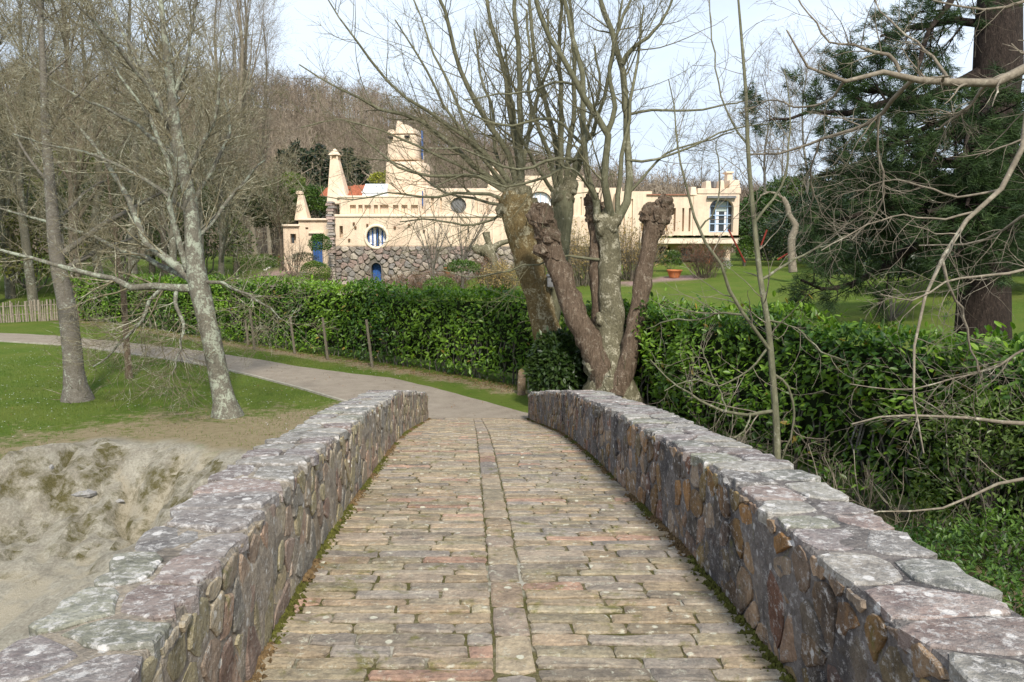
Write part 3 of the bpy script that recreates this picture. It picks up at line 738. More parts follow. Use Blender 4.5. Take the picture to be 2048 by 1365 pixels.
H(fb(MB(), 1413, 1470, 392, 397, WY-.3, .4), 'eave', grey_m, .02)
mer = MB(); fb(mer, 1378,1392,374,391,WY-.1,2.2, top=(1380,1390,.1)); fb(mer, 1392.2,1479,377,388,WY-.1,2.0)
for a,b,t in ((1408,1420,362),(1436,1446,361),(1455,1477,360)): fb(mer, a,b,t,377.4,WY-.05,1.4, top=(a+1.5,b-1.5,.1))
H(mer, 'battlement', stucco, .05)
mer = MB(); fb(mer, 1424,1434,363,376,WY+.9,.8); H(mer, 'roof_vent', grey_m, .02)
ch = MB(); fb(ch, 1449,1462,346,378,WY+2.2,.9, top=(1451,1461,.05)); fb(ch,1448,1463,343,347,WY+2.15,1.0); H(ch, 'chimney', stucco, .03)
win = MB(); prism(win, arch_pts(wx0,wx1,wz0,wz1,.55), WY+.50, WY+.53); win = win.build('window', glass_m, house); fixn(win)
fr = MB()
for a in (1417,1428.5,1452,1463.5): fb(fr, a,a+2.2,401,465,WY+.40,.09)
for b in (412,430,447,463): fb(fr, 1417,1465,b,b+1.8,WY+.42,.05)
o = fr.build('frame', pale_blue, win)
cu = MB(); fb(cu, 1430,1451,404,423,WY+.47,.02); cu.build('blind', plain('blind_mat',(.50,.58,.55),.8,.2,.05), win)
cu = MB(); fb(cu, 1431,1436,424,463,WY+.47,.02); fb(cu, 1447,1451,424,463,WY+.47,.02); cu.build('curtain', white_m, win)
# plinths down to the ground
H(fb(MB(), 1061, 1296, 492, 545, HY+.5, 5), 'plinth', sb_m0, .05)
# under the wing
uw = H(fb(MB(), 1296, 1462, 486, 522, WY+2.4, 5), 'wall', stucco, .08)
c_ = MB(); fb(c_, 1364,1388,496,512,WY+2.0,1.0); fb(c_, 1318,1344,494,520,WY+2.0,1.0); cut(uw, cutter_of(c_))
o = fb(MB(), 1364,1388,496,512,WY+2.85,.03).build('window', glass_m, house); fb(fb(MB(), 1371,1372.6,496,512,WY+2.78,.05),1364,1388,503,504.4,WY+2.79,.04).build('frame', white_m, o)
fb(MB(), 1318,1344,494,520,WY+2.9,.05).build('door', brown_m, house)
H(fb(MB(), 1448,1462,486,500,WY+.3,2.0, top=(1444,1466,0)), 'bracket', stucco_trim, .04)
mo = MB()
for q in range(150):
    a = rng.uniform(1284,1476); mo.box(wx(a,WY)-.09,wx(a,WY)+.09,WY-.42,WY-.2,wz(474,WY)-.04,wz(474,WY)+rng.uniform(.02,.10),(.10,.13,.03))
mo.build('ledge_plants', m_attr('ledge_plant_mat',.9), house, kind='stuff')
# round window
ring = []; nr_, ns_ = 36, 8
for a in range(nr_):
    A_ = a/nr_*2*math.pi
    for b in range(ns_):
        B_ = b/ns_*2*math.pi; r = .80+.11*math.cos(B_); ring.append((rx+r*math.cos(A_), HY-.02+.09*math.sin(B_), rz_+r*math.sin(A_)))
rf = [[a*ns_+b,a*ns_+(b+1)%ns_,((a+1)%nr_)*ns_+(b+1)%ns_,((a+1)%nr_)*ns_+b] for a in range(nr_) for b in range(ns_)]
rwn = MB(); prism(rwn, circ(rx,rz_,.76), HY+.55, HY+.6); rwn = rwn.build('round_window', glass_m, house); fixn(rwn)
add('surround', ring, rf, stucco_trim, rwn, smooth=True)
fr = MB()
for q in (-.62,-.34,.34,.62): h_ = math.sqrt(.74**2-q*q); fr.box(rx+q-.045,rx+q+.045,HY+.40,HY+.46,rz_-h_,rz_+h_)
fr.box(rx-.035,rx+.035,HY+.40,HY+.46,rz_-.7,rz_+.7)
fr.build('frame', blue, rwn)
for q in (-.20,.20,-.48,.48):
    h_ = math.sqrt(.74**2-q*q)-.06; MB().box(rx+q-.085,rx+q+.085,HY+.47,HY+.5,rz_-h_,rz_+h_).build('curtain', white_m, rwn)
# beam ends in the stucco
for a,b in ((708,447),(711,455),(698,480),(735,450),(790,455),(818,450),(848,462),(1012,455)):
    H(fb(MB(), a-2,a+2,b-2,b+3,HY-.12,.3,c=(1,1,1)), 'beam_end', brown_m, .02)
# rubble base, stone by stone
sb_m = m_stone('base_stone_mat', .25, .1, .25, (.55,.52,.46), .9)
base_ = fb(MB(), 669, 1060, 493, 588, HY+.06, 6.8, c=(.13,.115,.10)).build('stone_base', plain('base_mortar_mat',(.17,.15,.13),.95,.1,.35,6,.5), house)
c_ = MB(); prism(c_, arch_pts(wx(741),wx(761),wz(590),wz(526),.35), HY-.8, HY+1.2); cut(base_, cutter_of(c_))
dr = MB(); prism(dr, arch_pts(wx(741.5),wx(760.5),wz(577),wz(527),.33), HY+.62, HY+.68); dr = dr.build('door', blue, house); fixn(dr)
for q in (745,749,753,757): fb(MB(), q,q+.5,532,576,HY+.60,.03).build('plank', blue, dr)
MB().box(wx(757),wx(757)+.05,HY+.55,HY+.62,wz(556),wz(556)+.12).build('handle', grey_m, dr)
pts = []; x0b, x1b, z0b, z1b = wx(669), wx(1058), wz(586), wz(493)
for b in np.arange(z0b+.15, z1b, .30):
    a = x0b+rng.uniform(.1,.4)
    while a < x1b: pts.append((a, b+rng.uniform(-.10,.10))); a += rng.uniform(.35,.85)
dx0, dx1, dz1 = wx(739), wx(763), wz(524)
PB = [(.34,.29,.25),(.28,.24,.22),(.36,.27,.24),(.25,.23,.21),(.42,.37,.31),(.31,.24,.21),(.38,.33,.28),(.27,.25,.24)]
cl = [c for c in cells(pts,(x0b-.05,x1b,z0b,z1b)) if not (dx0<c[0][0]<dx1 and c[0][1]<dz1)]
fh = lambda u_,v_,h_: (u_, HY+.06-h_, v_); rest = MB()
for j,(p,poly) in enumerate(sorted(cl, key=lambda c: -(abs(c[0][0]-wx(1060))))):
    poly = [(min(a,dx0) if (dx0<a<dx1 and b<dz1 and p[0]<=dx0) else (max(a,dx1) if (dx0<a<dx1 and b<dz1 and p[0]>=dx1) else a), b) for a,b in poly]
    O, c = round_poly(poly, .012, 8, .02, .8); V, Fs = slab(O, c, rng.uniform(.05,.17), fh, -.1, .78, .01); cc = pick(PB)
    if j < 295: add('base_stone', V, Fs, sb_m, base_, cols=np.tile(cc,(len(V),1)))
    else: rest.put(V, Fs, cc)
if rest.n: rest.build('base_stones', sb_m, base_, kind='stuff')
# stacked stone pier at the left corner
pier = MB(); z = wz(560); 
pr = fb(MB(), 658, 669, 420, 570, HY-.3, 1.2, c=(.25,.22,.19)).build('stone_pier', sb_m, house)
while z < wz(405):
    h_ = rng.uniform(.13,.24); a0 = wx(656)+rng.uniform(-.06,.12); a1 = wx(671)+rng.uniform(-.1,.1)
    o = MB().frus((a0,a1,HY-.45,HY+.9),(a0+.05,a1-.05,HY-.40,HY+.85),z,z+h_-.02,pick(PB)*1.15).build('pier_stone', sb_m, pr); z += h_
# tapering chimneys
def chimney(x0,x1,yb,t0,t1,yt,apex,Y,dep,name='chimney'):
    m_ = MB(); fb(m_, x0,x1,yt,yb,Y,dep, top=(t0,t1,dep*.28)); o = H(m_, name, stucco, .05)
    zt = wz(yt,Y); a0,a1 = wx(t0,Y),wx(t1,Y); d0,d1 = Y+dep*.28, Y+dep*.72; cm = MB(); w_ = (a1-a0); hh = w_*.55
    for (p,q) in ((a0,d0),(a1-.13*1,d0),(a0,d1-.13),(a1-.13,d1-.13)): cm.box(p,p+.13,q,q+.13,zt-.02,zt+hh)
    cm.box(a0+.14,a1-.14,d0+.14,d1-.14,zt-.02,zt+hh*.9)
    za = wz(apex,Y); cm.frus((a0-.10,a1+.10,d0-.1,d1+.1),((a0+a1)/2-.06,(a0+a1)/2+.06,(d0+d1)/2-.06,(d0+d1)/2+.06),zt+hh+.002,za)
    cm.build('cap', stucco, o, bevel=.02); return o
chimney(655,697,408,661,677,318,295,HY+.4,1.9)
chimney(974,1014,382,980,998,346,330,HY+1.5,1.6)
# the tower, turned a little so that its left side shows
def turned(mb, c, ang, name, mat, bev, parent=house):
    V = np.concatenate(mb.V); ca, sa = math.cos(ang), math.sin(ang); W2 = V.copy()
    W2[:,0] = c[0]+(V[:,0]-c[0])*ca-(V[:,1]-c[1])*sa; W2[:,1] = c[1]+(V[:,0]-c[0])*sa+(V[:,1]-c[1])*ca
    mb.V = [W2]; return H(mb, name, mat, bev, parent)
TY = HY+2.2; tc_ = (wx(812,TY), TY+1.3)
m_ = MB(); fb(m_, 772,853,322,432,TY,2.7, top=(777,851,.1)); turned(m_, tc_, R_(-9), 'tower', stucco, .26)
m_ = MB(); fb(m_, 779,842,268,321,TY+.1,2.4, top=(782,838,.12)); 
tw = turned(m_, tc_, R_(-9), 'tower_top', stucco, .26)
m_ = MB(); fb(m_, 779,797,258,267.6,TY+.1,2.2, top=(784,794,.2)); fb(m_, 797,806,240,268,TY+.3,1.6, top=(799,804,.3)); fb(m_, 797,826,248,267.6,TY+.2,2.0,top=(804,820,.3)); fb(m_, 822,838,256,267.6,TY+.2,2.0, top=(825,834,.3))
turned(m_, tc_, R_(-9), 'tower_crest', stucco, .16)
for a,b in ((784,272),(818,271)):
    m_ = MB(); fb(m_, a,a+9,b,b+4.5,TY-.1,.5); turned(m_, tc_, R_(-9), 'smoke_hole', dark_m, .03)  # solid dark blocks, the shade of the holes is in their colour
m_ = MB(); m_.box(wx(843.4,TY),wx(843.4,TY)+.045,TY+.7,TY+1.5,wz(316,TY),wz(258,TY)); m_.build('window', blue, house)
m_ = MB(); m_.box(wx(852,TY),wx(853.6,TY),HY+.02,HY+.3,wz(412),wz(382)); m_.build('window', blue, house)
m_ = MB(); fb(m_, 846,868,372,396,TY,2.2, top=(848,864,.2)); turned(m_, tc_, R_(-9), 'buttress', stucco, .1)
# roofs
def tiled(x0,x1,yt,yb,Y,run,name='roof'):
    a0,a1 = wx(x0,Y),wx(x1,Y); z0,z1 = wz(yb,Y),wz(yt,Y+run); n = max(6,int((a1-a0)/.11)); V = []; rows = 9
    for r in range(rows):
        for h2 in (0,1):
            f_ = (r+h2)/rows
            for q in range(n): V.append((a0+(a1-a0)*q/(n-1), Y+run*f_, z0+(z1-z0)*f_+.05*(q%2)+(.045 if h2==0 else 0)))
    Fr = [[r*n+q,r*n+q+1,(r+1)*n+q+1,(r+1)*n+q] for r in range(rows*2-1) for q in range(n-1)]
    return add(name, V, Fr, tile_m, house)
tiled(692,742,371,394,HY+1.0,3.2); tiled(640,664,376,395,HY+3.5,2.5)
rb = fb(MB(), 690,727,372.5,378,HY+4.0,.2).build('ridge', tile_m, house)
sk = MB(); a0,a1 = wx(727,HY+.9),wx(775,HY+.9); za,zb2 = wz(384,HY+.9),wz(368,HY+1.6)
sk.put([(a0,HY+.9,za),(a1,HY+.9,za),(a1,HY+1.7,zb2),(a0+.1,HY+1.7,zb2),(a0,HY+.9,za-.5),(a1,HY+.9,za-.5),(a1,HY+1.7,za-.5),(a0,HY+1.7,za-.5)],[[0,1,2,3],[4,5,1,0],[5,6,2,1],[6,7,3,2],[7,4,0,3]])
k = NT('skylight_mat'); sk.build('skylight', k.fin((.70,.76,.82), .25, None, .6), house)
fb(MB(),725,777,383.6,385.5,HY+.8,.12).build('skylight_frame', white_m, house)

# small house at the left
AY = 60.0
ann = empty('small_stucco_house', (wx(610,AY),AY,float(ground_z(wx(610,AY),AY-.5))), 'low peach stucco outbuilding with blue shutter, blue door and its own thin chimney', 'building')
def HA(mb, name, mat, bev=.05): o = mb.build(name, mat, ann, bevel=bev); fixn(o); return o
aw = HA(fb(fb(MB(),567,598,452,560,AY,4),598.2,664,440,560,AY-.1,4), 'wall', stucco, 0)
c_ = MB(); fb(c_,577,588.5,468,487,AY-.5,1.0); fb(c_,620.5,644,468,534,AY-.5,1.0); fb(c_,610,616,455,459,AY-.3,.5); cut(aw, cutter_of(c_))
o = fb(MB(),577,588.5,468,487,AY+.3,.05).build('window', glass_m, ann); fb(MB(),577,582,468,487,AY+.22,.06).build('shutter', blue, o)
o = fb(MB(),620.5,644,468,534,AY+.3,.05).build('door', blue, ann); fb(MB(),640,641,500,503,AY+.22,.06).build('handle', grey_m, o)
HA(fb(MB(),564,600,449,453,AY-.2,4.4), 'eave', stucco_trim, .04); HA(fb(MB(),597,665,437,441,AY-.3,4.4), 'eave', stucco_trim, .04)
HA(fb(MB(),617,647,464.5,467.5,AY-.3,.5), 'lintel', stucco_trim, .02)
o = HA(fb(MB(),590,617,390,441,AY+.2,1.2,top=(596,606,.35)), 'chimney', stucco, .04)
m_ = MB(); fb(m_,595,607,384,388.5,AY+.5,.5); fb(m_,597,599,388,390.6,AY+.55,.1); fb(m_,603,605,388,390.6,AY+.55,.1); fb(m_,595.5,606.5,381,384,AY+.5,.5,top=(600,602,.2)); m_.build('cap', stucco, o)

# ------------------------------------------------------------------ garden furniture and small things
def at(px, py, Y): p = PY(px,py,Y); return float(p[0]), Y, float(ground_z(p[0],Y))
def bollard(px, Y, h=.75, lab=''):
    x,y,z = at(px,520,Y); e_ = empty('bollard', (x,y,z), lab, 'bollard', 'wooden bollards by the drive')
    MB().cyl((x,y,z-.05),(x,y,z+h*.82),.10,.09,10).build('post', terra_m, e_); MB().cyl((x,y,z+h*.85),(x,y,z+h),.10,.05,10).build('cap', terra_m, e_)
bp = hit(558,531); bollard(558, bp[1], .75, 'short rust coloured bollard on the white kerb of the pink drive')
bp = hit(546,520); bollard(546, bp[1], .9, 'short rust coloured bollard farther along the drive beside the shrubs')
def pot(px, Y, r, h, lab, z=None):
    x,y,z0 = at(px,540,Y); z0 = z0 if z is None else z; e_ = empty('flower_pot', (x,y,z0), lab, 'flower pot')
    prof_ = [(.0,.62),(.35,.78),(.8,.95),(.84,1.06),(1,1.06),(1,.92),(.8,.86)]; n = 16
    V = [(x+r*q*math.cos(a), y+r*q*math.sin(a), z0+h*t) for t,q in prof_ for a in np.linspace(0,2*math.pi,n,endpoint=False)]
    add('pot', V, [[i*n+j,i*n+(j+1)%n,(i+1)*n+(j+1)%n,(i+1)*n+j] for i in range(len(prof_)-1) for j in range(n)], terra_m, e_, smooth=True)
    add('soil', [(x+r*.85*math.cos(a), y+r*.85*math.sin(a), z0+h*.85) for a in np.linspace(0,2*math.pi,n,endpoint=False)], [list(range(n))], brown_m, e_)
tp = hit(1350,556); pot(1349, tp[1], .42, .45, 'wide terracotta bowl on the pink terrace below the right wing')
tp = hit(1262,570); pot(1415, WY-1.2, .20, .34, 'small terracotta pot beside the wall under the right wing', None)
x_,y_,z_ = at(895,545,HY-2); pot(896, HY-2.5, .30, .50, 'round terracotta urn in front of the rubble base', wz(550,HY-2.5))
# low retaining wall by the clipped bush
rwp = [hit(612,572), hit(698,577)]
e_ = empty('retaining_wall', rwp[0], 'low pinkish stone retaining wall below the clipped green bush', 'wall')
rm = m_stone('retaining_mat', .1,.4,.2,(.5,.46,.42))
a,b = PY(608,578,HY-6), PY(700,588,HY-6); x0_,x1_ = a[0], b[0]; zt = wz(566,HY-6); y0_ = HY-6
MB().box(x0_,x1_,y0_,y0_+.4,zt-1.2,zt-.06,(.34,.26,.23)).build('core', rm, e_)
x = x0_-.05
while x < x1_:
    l_ = rng.uniform(.3,.6); MB().frus((x,x+l_-.02,y0_-.04,y0_+.45),(x+.02,x+l_-.04,y0_-.02,y0_+.43),zt-.10,zt+rng.uniform(.0,.03),pick([(.42,.33,.30),(.46,.37,.33)])).build('capstone', rm, e_)
    for q in range(4): MB().frus((x,x+l_-.03,y0_-.05,y0_+.1),(x+.03,x+l_-.05,y0_-.04,y0_+.1),zt-.36-.26*q,zt-.12-.26*q,pick([(.38,.29,.26),(.33,.27,.24),(.42,.34,.30)])).build('face_stone', rm, e_)
    x += l_
# white kerb of the drive
ks = [hit(530,541), hit(548,532), hit(572,526), hit(580,521)]
kp = res_lin(np.array([q[:2] for q in ks]), 12); m_ = MB()
for a,b in zip(kp[:-1],kp[1:]):
    d = (b-a)/np.linalg.norm(b-a); nn = np.array([d[1],-d[0]])*.14; z = float(ground_z(*a)); q = [a-nn,b-nn,b+nn,a+nn]
    m_.put([(x,y,z-.1) for x,y in q]+[(x,y,z+.10) for x,y in q], [[4,5,6,7],[0,1,5,4],[1,2,6,5],[2,3,7,6],[3,0,4,7]])
m_.build('drive_kerb', plain('white_kerb_mat',(.62,.60,.55),.8), kind='structure')
# parked car behind the left end of the hedge
def car(c, ang, lab):
    e_ = empty('parked_car', c, lab, 'car'); ca, sa = math.cos(ang), math.sin(ang)
    def T(p): return (c[0]+p[0]*ca-p[1]*sa, c[1]+p[0]*sa+p[1]*ca, c[2]+p[2])
    st = [(-2.0,.35,.62),(-1.9,.75,.80),(-1.0,.95,.92),(-.95,.95,.9),(.95,.98,.9),(1.75,.92,.86),(2.0,.6,.72)]
    V = []; n = 10
    def sec(x,h,w): return [(x,-w,.28),(x,-w*1.02,.5),(x,-w,h*.9),(x,-w*.86,h),(x,w*.86,h),(x,w,h*.9),(x,w*1.02,.5),(x,w,.28)]
    for x,h,w in st: V += [T(p) for p in sec(x,h,w)]
    Fc = [[i*8+j,i*8+(j+1)%8,(i+1)*8+(j+1)%8,(i+1)*8+j] for i in range(len(st)-1) for j in range(8)]+[list(range(8)),list(range(48,56))[::-1]]
    o = add('body', V, Fc, plain('car_paint_mat',(.10,.11,.13),.3,.6,.05), e_); fixn(o)
    cab = [(-1.05,.92,.80),(-.35,1.42,.66),(.75,1.45,.66),(1.6,.95,.78)]; V = []
    for x,z,w in cab: V += [T((x,-w,z)),T((x,w,z))]
    for x,z,w in cab[1:3]: pass
    V += [T((-1.05,-.84,.88)),T((-1.05,.84,.88)),T((1.6,-.84,.88)),T((1.6,.84,.88))]
    o = add('glass_house', V, [[0,1,3,2],[4,5,7,6],[0,2,4,6,10,8],[1,9,11,7,5,3]], glass_m, e_)
    rf_ = [T(p) for p in ((-.38,-.68,1.43),(-.38,.68,1.43),(.78,.68,1.46),(.78,-.68,1.46),(-.30,-.60,1.48),(-.30,.60,1.48),(.72,.60,1.5),(.72,-.60,1.5))]
    add('roof', rf_, [[4,5,6,7],[0,1,5,4],[1,2,6,5],[2,3,7,6],[3,0,4,7]], plain('car_roof_mat',(.10,.11,.13),.3,.6,.05), e_)
    m_ = MB()
    ptm = plain('car_trim_mat',(.55,.57,.6),.3,.5,.05)
    for s_ in (-1,1): MB().cyl(T((-1.07,s_*.80,.90)),T((-.37,s_*.67,1.44)),.035,.035,6).build('pillar',ptm,e_); MB().cyl(T((1.62,s_*.78,.93)),T((.77,s_*.67,1.46)),.035,.035,6).build('pillar',ptm,e_)
    for x in (-1.3,1.3):
        for s_ in (-1,1):
            w_ = MB().cyl(T((x,s_*.72,.32)),T((x,s_*.90,.32)),.32,.32,18).build('wheel', plain('tyre_mat',(.03,.03,.03),.8), e_)
            MB().cyl(T((x,s_*.905,.32)),T((x,s_*.915,.32)),.19,.17,12).build('rim', plain('rim_mat',(.5,.5,.52),.3,.5), w_)
    for s_ in (-1,1): MB().box(-.02,.02,-.14,.14,-.07,.07).build('headlight', white_m, e_).location = np.array(T((-2.0,s_*.55,.58)))-np.array(c)
cp_ = at(452,545,42.0); car(cp_, R_(200), 'dark grey car parked behind the left end of the hedge under bare trees')
# picket fence far left
pf = hit(120,636); fm_ = plain('weathered_wood_mat',(.27,.23,.18),.9,.1,.3,12,.3)
pa, pb = hit(-80,650), hit(134,640); pa[2] = ground_z(pa[0],pa[1]); pb[2] = ground_z(pb[0],pb[1])
fe_ = empty('picket_fence', pb, 'weathered picket fence of rough stakes at the edge of the lawn beyond the path', 'fence')
n = 44
for q in range(n):
    p = pa+(pb-pa)*q/(n-1)+np.array([rng.normal(0,.02),0,0]); z = float(ground_z(p[0],p[1])); h_ = rng.uniform(.85,1.05)
    MB().frus((p[0]-.04,p[0]+.04,p[1]-.02,p[1]+.02),(p[0]-.02+rng.normal(0,.03),p[0]+.02+rng.normal(0,.03),p[1]-.015,p[1]+.015),z-.05,z+h_).build('picket', fm_, fe_)
for h_ in (.35,.75):
    MB().cyl(pa+[0,.04,h_],pb+[0,.04,h_],.025,.025,6).build('rail', fm_, fe_)
# stakes along the hedge
sm_ = m_bark('stake_mat',(.24,.20,.15),(.30,.26,.20),(.20,.21,.14),14)
for j,(a,b0,b1,lab) in enumerate([(510,700,618,'leaning grey stake at the hedge behind the big lichened trunk'),(590,708,632,'slender grey stake standing against the hedge where it starts to face the path'),(656,720,636,'weathered post leaning left against the hedge'),(745,735,640,'weathered straight post against the middle of the hedge'),(497,690,640,'short pale stake half hidden by the lichened trunk and hedge')]):
    g_ = G(a,b0); tp_ = PY(a-(b0-b1)*.13,b1,g_[1]-.15); g_[2] = -.05
    o = MB().cyl(g_,tp_,.045,.04,8).build('hedge_stake', sm_, label=lab, cat='stake', group='stakes along the hedge')
# two slim stones at the bridge end
st_m = m_stone('standing_stone_mat', .1,.4,.5,(.42,.42,.34))
def standing(px,pb_,pt,wpx,c,lab):
    g_ = G(px,pb_); Y_ = g_[1]; w_ = wpx/2*Y_/F; zt_ = float(PY(px,pt,Y_)[2]); V = []; n=9
    for t,q in ((0,1.15),(.15,1.0),(.45,1.02),(.8,.9),(.93,.68),(1,.25)):
        for a in range(n): th = a/n*2*math.pi; V.append((g_[0]+w_*q*math.cos(th)*(1+rng.uniform(-.08,.08)), Y_+w_*.7*q*math.sin(th), -.05+(zt_+.05)*t))
    add('standing_stone', V, [[i*n+j,i*n+(j+1)%n,(i+1)*n+(j+1)%n,(i+1)*n+j] for i in range(5) for j in range(n)]+[list(range(45,54))], st_m, cols=np.tile(c,(len(V),1)), label=lab, cat='stone post', smooth=False, group='stone posts by the bridge end')
standing(1043,790,738,17,(.22,.16,.11),'brown stone post with flat top beside the end of the hedge')
standing(1061,786,722,12,(.26,.28,.22),'taller slim grey green pointed stone post by the parapet end')
# ------------------------------------------------------------------ trees
bark_lich = m_bark('lichen_bark_mat', (.17,.155,.12),(.26,.24,.185),(.36,.39,.30), 9, .6, .95)
bark_grey = m_bark('grey_bark_mat', (.17,.15,.12),(.27,.25,.21),(.36,.38,.31), 9, 1.6, .5)
bark_plane = m_bark('plane_bark_mat', (.18,.16,.10),(.29,.265,.17),(.50,.46,.34), 10, .6, .75, 1.4)
bark_rust = m_bark('rusty_plane_bark_mat', (.18,.125,.055),(.30,.23,.11),(.50,.45,.30), 9, .6, .7, 1.2)
bark_shoot = m_bark('shoot_bark_mat', (.17,.165,.10),(.25,.24,.155),(.33,.32,.24), 6, .3, .5)
bark_dead = m_bark('dead_wood_mat', (.20,.14,.095),(.42,.31,.22),(.50,.42,.32), 18, .10, .6, 2.2)
bark_pine = m_bark('pine_bark_mat', (.045,.034,.028),(.11,.08,.065),(.16,.12,.10), 16, .25, .2, 1.5)
twig_ol = m_bark('olive_twig_mat', (.20,.175,.105),(.33,.285,.185),(.46,.45,.34), 5, 1, .8, .2)
twig_br = m_bark('brown_twig_mat', (.15,.115,.085),(.22,.18,.13),(.30,.27,.20), 5, 1, .4, .2)
twig_pale = m_bark('pale_twig_mat', (.24,.20,.15),(.38,.33,.25),(.46,.43,.33), 5, 1, .4, .2)
twig_plane = m_bark('plane_twig_mat', (.19,.17,.10),(.28,.26,.165),(.34,.33,.24), 5, 1, .4, .2)
def tree(label, cat, trunk, limbs, fine, mtrunk, mlimb, mtwig, group=None, name='bare_tree', sides=(14,8,4,3,3), tk=16, gnarl=0.):
    """trunk (P,R); limbs list of (P,R) single lines; fine list of batched (P,R)"""
    P, R = trunk; base = P[0].copy(); e_ = empty(name, base, label, cat, group)
    V, Fq = tubes(P[None], R[None], sides[0])
    if gnarl: 
        Cn = np.repeat(P, sides[0], 0); n_ = (fbm(V[:,2]*3.0+V[:,0]*5,V[:,1]*5+V[:,0]*2,4,12)-.5)*gnarl; V = V+(V-Cn)*n_[:,None]*2
    V = np.vstack([V, P[-1:]+(P[-1:]-P[-2:-1])*.05]); nS = sides[0]; last = (len(P)-1)*nS
    tips = np.array([[last+i_, last+(i_+1)%nS, len(V)-1] for i_ in range(nS)])
    add('trunk', V, [Fq, tips], mtrunk, e_, smooth=True)
    for P1, R1 in limbs:
        V, Fq = tubes(P1[None], R1[None], sides[1]); add('limb', V, Fq, mlimb, e_, smooth=True)
    if fine:
        V, Fq = cat_tubes(fine, [sides[min(2+i_,4)] for i_ in range(len(fine))]); add('twigs', V, Fq, mtwig, e_, smooth=True, kind='stuff')
    return e_
def stackL(lst, K=10):
    o = [resample(P,R,K) for P,R in lst]; return np.stack([a for a,b in o]), np.stack([b for a,b in o])

# A: the big lichened tree on the lawn
ZA = float(G(455,832)[1]*1.0/ray(455,832)[1])
tA = px_line([(458,866,90),(455,838,66),(451,812,46),(446,790,41),(437,750,38),(425,690,37),(412,630,38),(398,575,40),(388,500,34),(383,430,30),(376,380,27),(362,320,24),(352,270,22),(345,200,18),(335,120,14),(325,40,11),(318,-60,8)], ZA, 30)
LA = [[(395,570,22),(350,530,18),(310,500,15),(285,480,13),(270,430,12),(240,370,10),(205,310,8),(150,250,6),(90,190,4)],
[(392,578,18),(330,575,14),(262,572,13),(230,560,11),(170,545,10),(120,535,9),(60,515,7),(0,502,6),(-60,495,4)],
[(385,560,14),(345,545,12),(300,520,11),(240,500,9),(180,470,7),(100,445,6),(0,420,4)],
[(360,570,10),(350,600,8),(365,640,7),(362,690,5),(352,720,4),(345,750,3)],
[(330,575,9),(300,600,8),(290,635,7),(262,665,6),(240,690,5),(215,710,4),(185,735,3)],
[(375,540,14),(355,470,12),(340,420,11),(345,360,9),(330,300,8),(300,240,7),(260,180,5),(220,120,4),(190,60,3)],
[(380,420,10),(400,380,9),(430,330,8),(455,290,7),(460,250,5),(450,200,4)],
[(370,360,10),(400,300,8),(425,250,7),(437,190,6),(440,140,4),(445,90,3)],
[(385,480,9),(430,440,8),(465,390,7),(500,350,5),(530,320,3)],
[(398,560,8),(450,570,6),(500,590,5),(540,620,3),(565,640,2)],
[(352,270,10),(310,200,8),(270,140,7),(230,90,6),(180,40,5),(140,-10,4)],
[(360,320,9),(300,270,8),(240,230,6),(170,200,5),(100,160,4),(30,110,3)],
[(383,430,9),(320,380,8),(250,340,7),(180,310,5),(100,290,4),(20,270,3)],
[(350,300,12),(330,230,11),(300,160,9),(265,100,8),(235,40,6),(210,-20,5)],
[(345,200,9),(365,140,7),(380,80,6),(390,20,5),(395,-30,4)]]
DZA = [.6,0,.9,-.2,.1,-.5,.3,-.3,.5,-.2,-.7,.8,.2,.4,0]
lA = [px_line(q, np.linspace(ZA,ZA+d*3,len(q)), 12, wob=.02) for q,d in zip(LA,DZA)]
S_ = stackL(lA+[(tA[0][15:],tA[1][15:])], 12)
g1 = grow(*S_, 20, .12, 1, (.9,2.4), (30,65), up=.035, wob=.14, K=7, rf=.42, rmin=.0065, bias=(-.35,0,.1))
g2 = grow(*g1, 7, .1, 1, (.45,1.1), (30,60), up=.03, wob=.18, K=5, rf=.5, rmin=.0048)
g3 = grow(*g2, 4, .15, 1, (.2,.6), (30,60), up=.02, wob=.2, K=4, rf=.6, rmin=.0042)
tree('large bare tree with lichened leaning trunk beside the path, low limb reaching left', 'tree', tA, lA, [g1,g2,g3], bark_lich, bark_lich, twig_ol, gnarl=.12)
# B: upright tree at the far left of the lawn
gb = G(155,800); ZB = gb[1]/ray(155,800)[1]
tB = px_line([(160,835,92),(157,806,68),(153,782,48),(148,750,40),(146,720,37),(140,660,35),(133,610,33),(122,560,31),(112,500,28),(105,430,24),(98,350,20),(92,260,17),(88,170,14),(84,80,11),(80,-20,8)], ZB, 28)
S_ = (tB[0][None,9:], tB[1][None,9:]); l1 = grow(*S_, 17, .0, 1, (2.2,4.2), (35,65), up=.05, wob=.10, K=10, rf=.5, rmin=.02, rend=.3)
g1 = grow(*l1, 14, .12, 1, (.9,2.1), (30,60), up=.03, wob=.14, K=6, rf=.45, rmin=.006); g2 = grow(*g1, 8, .1, 1, (.45,1.0), (30,60), wob=.18, K=5, rf=.5, rmin=.004); g3 = grow(*g2, 3, .15, 1, (.2,.5), (30,60), wob=.2, K=4, rf=.6, rmin=.003)
epi = grow(tB[0][None,:3], tB[1][None,:3], 40, 0, 1, (.4,1.1), (50,85), up=.02, wob=.12, K=6, rf=.05, rmin=.004)
tree('bare tree with straight grey ringed trunk and suckers at its foot, beyond the lichened tree', 'tree', tB, [(l1[0][i],l1[1][i]) for i in range(len(l1[0]))], [g1,g2,g3,epi], bark_grey, bark_grey, twig_ol, gnarl=.08)
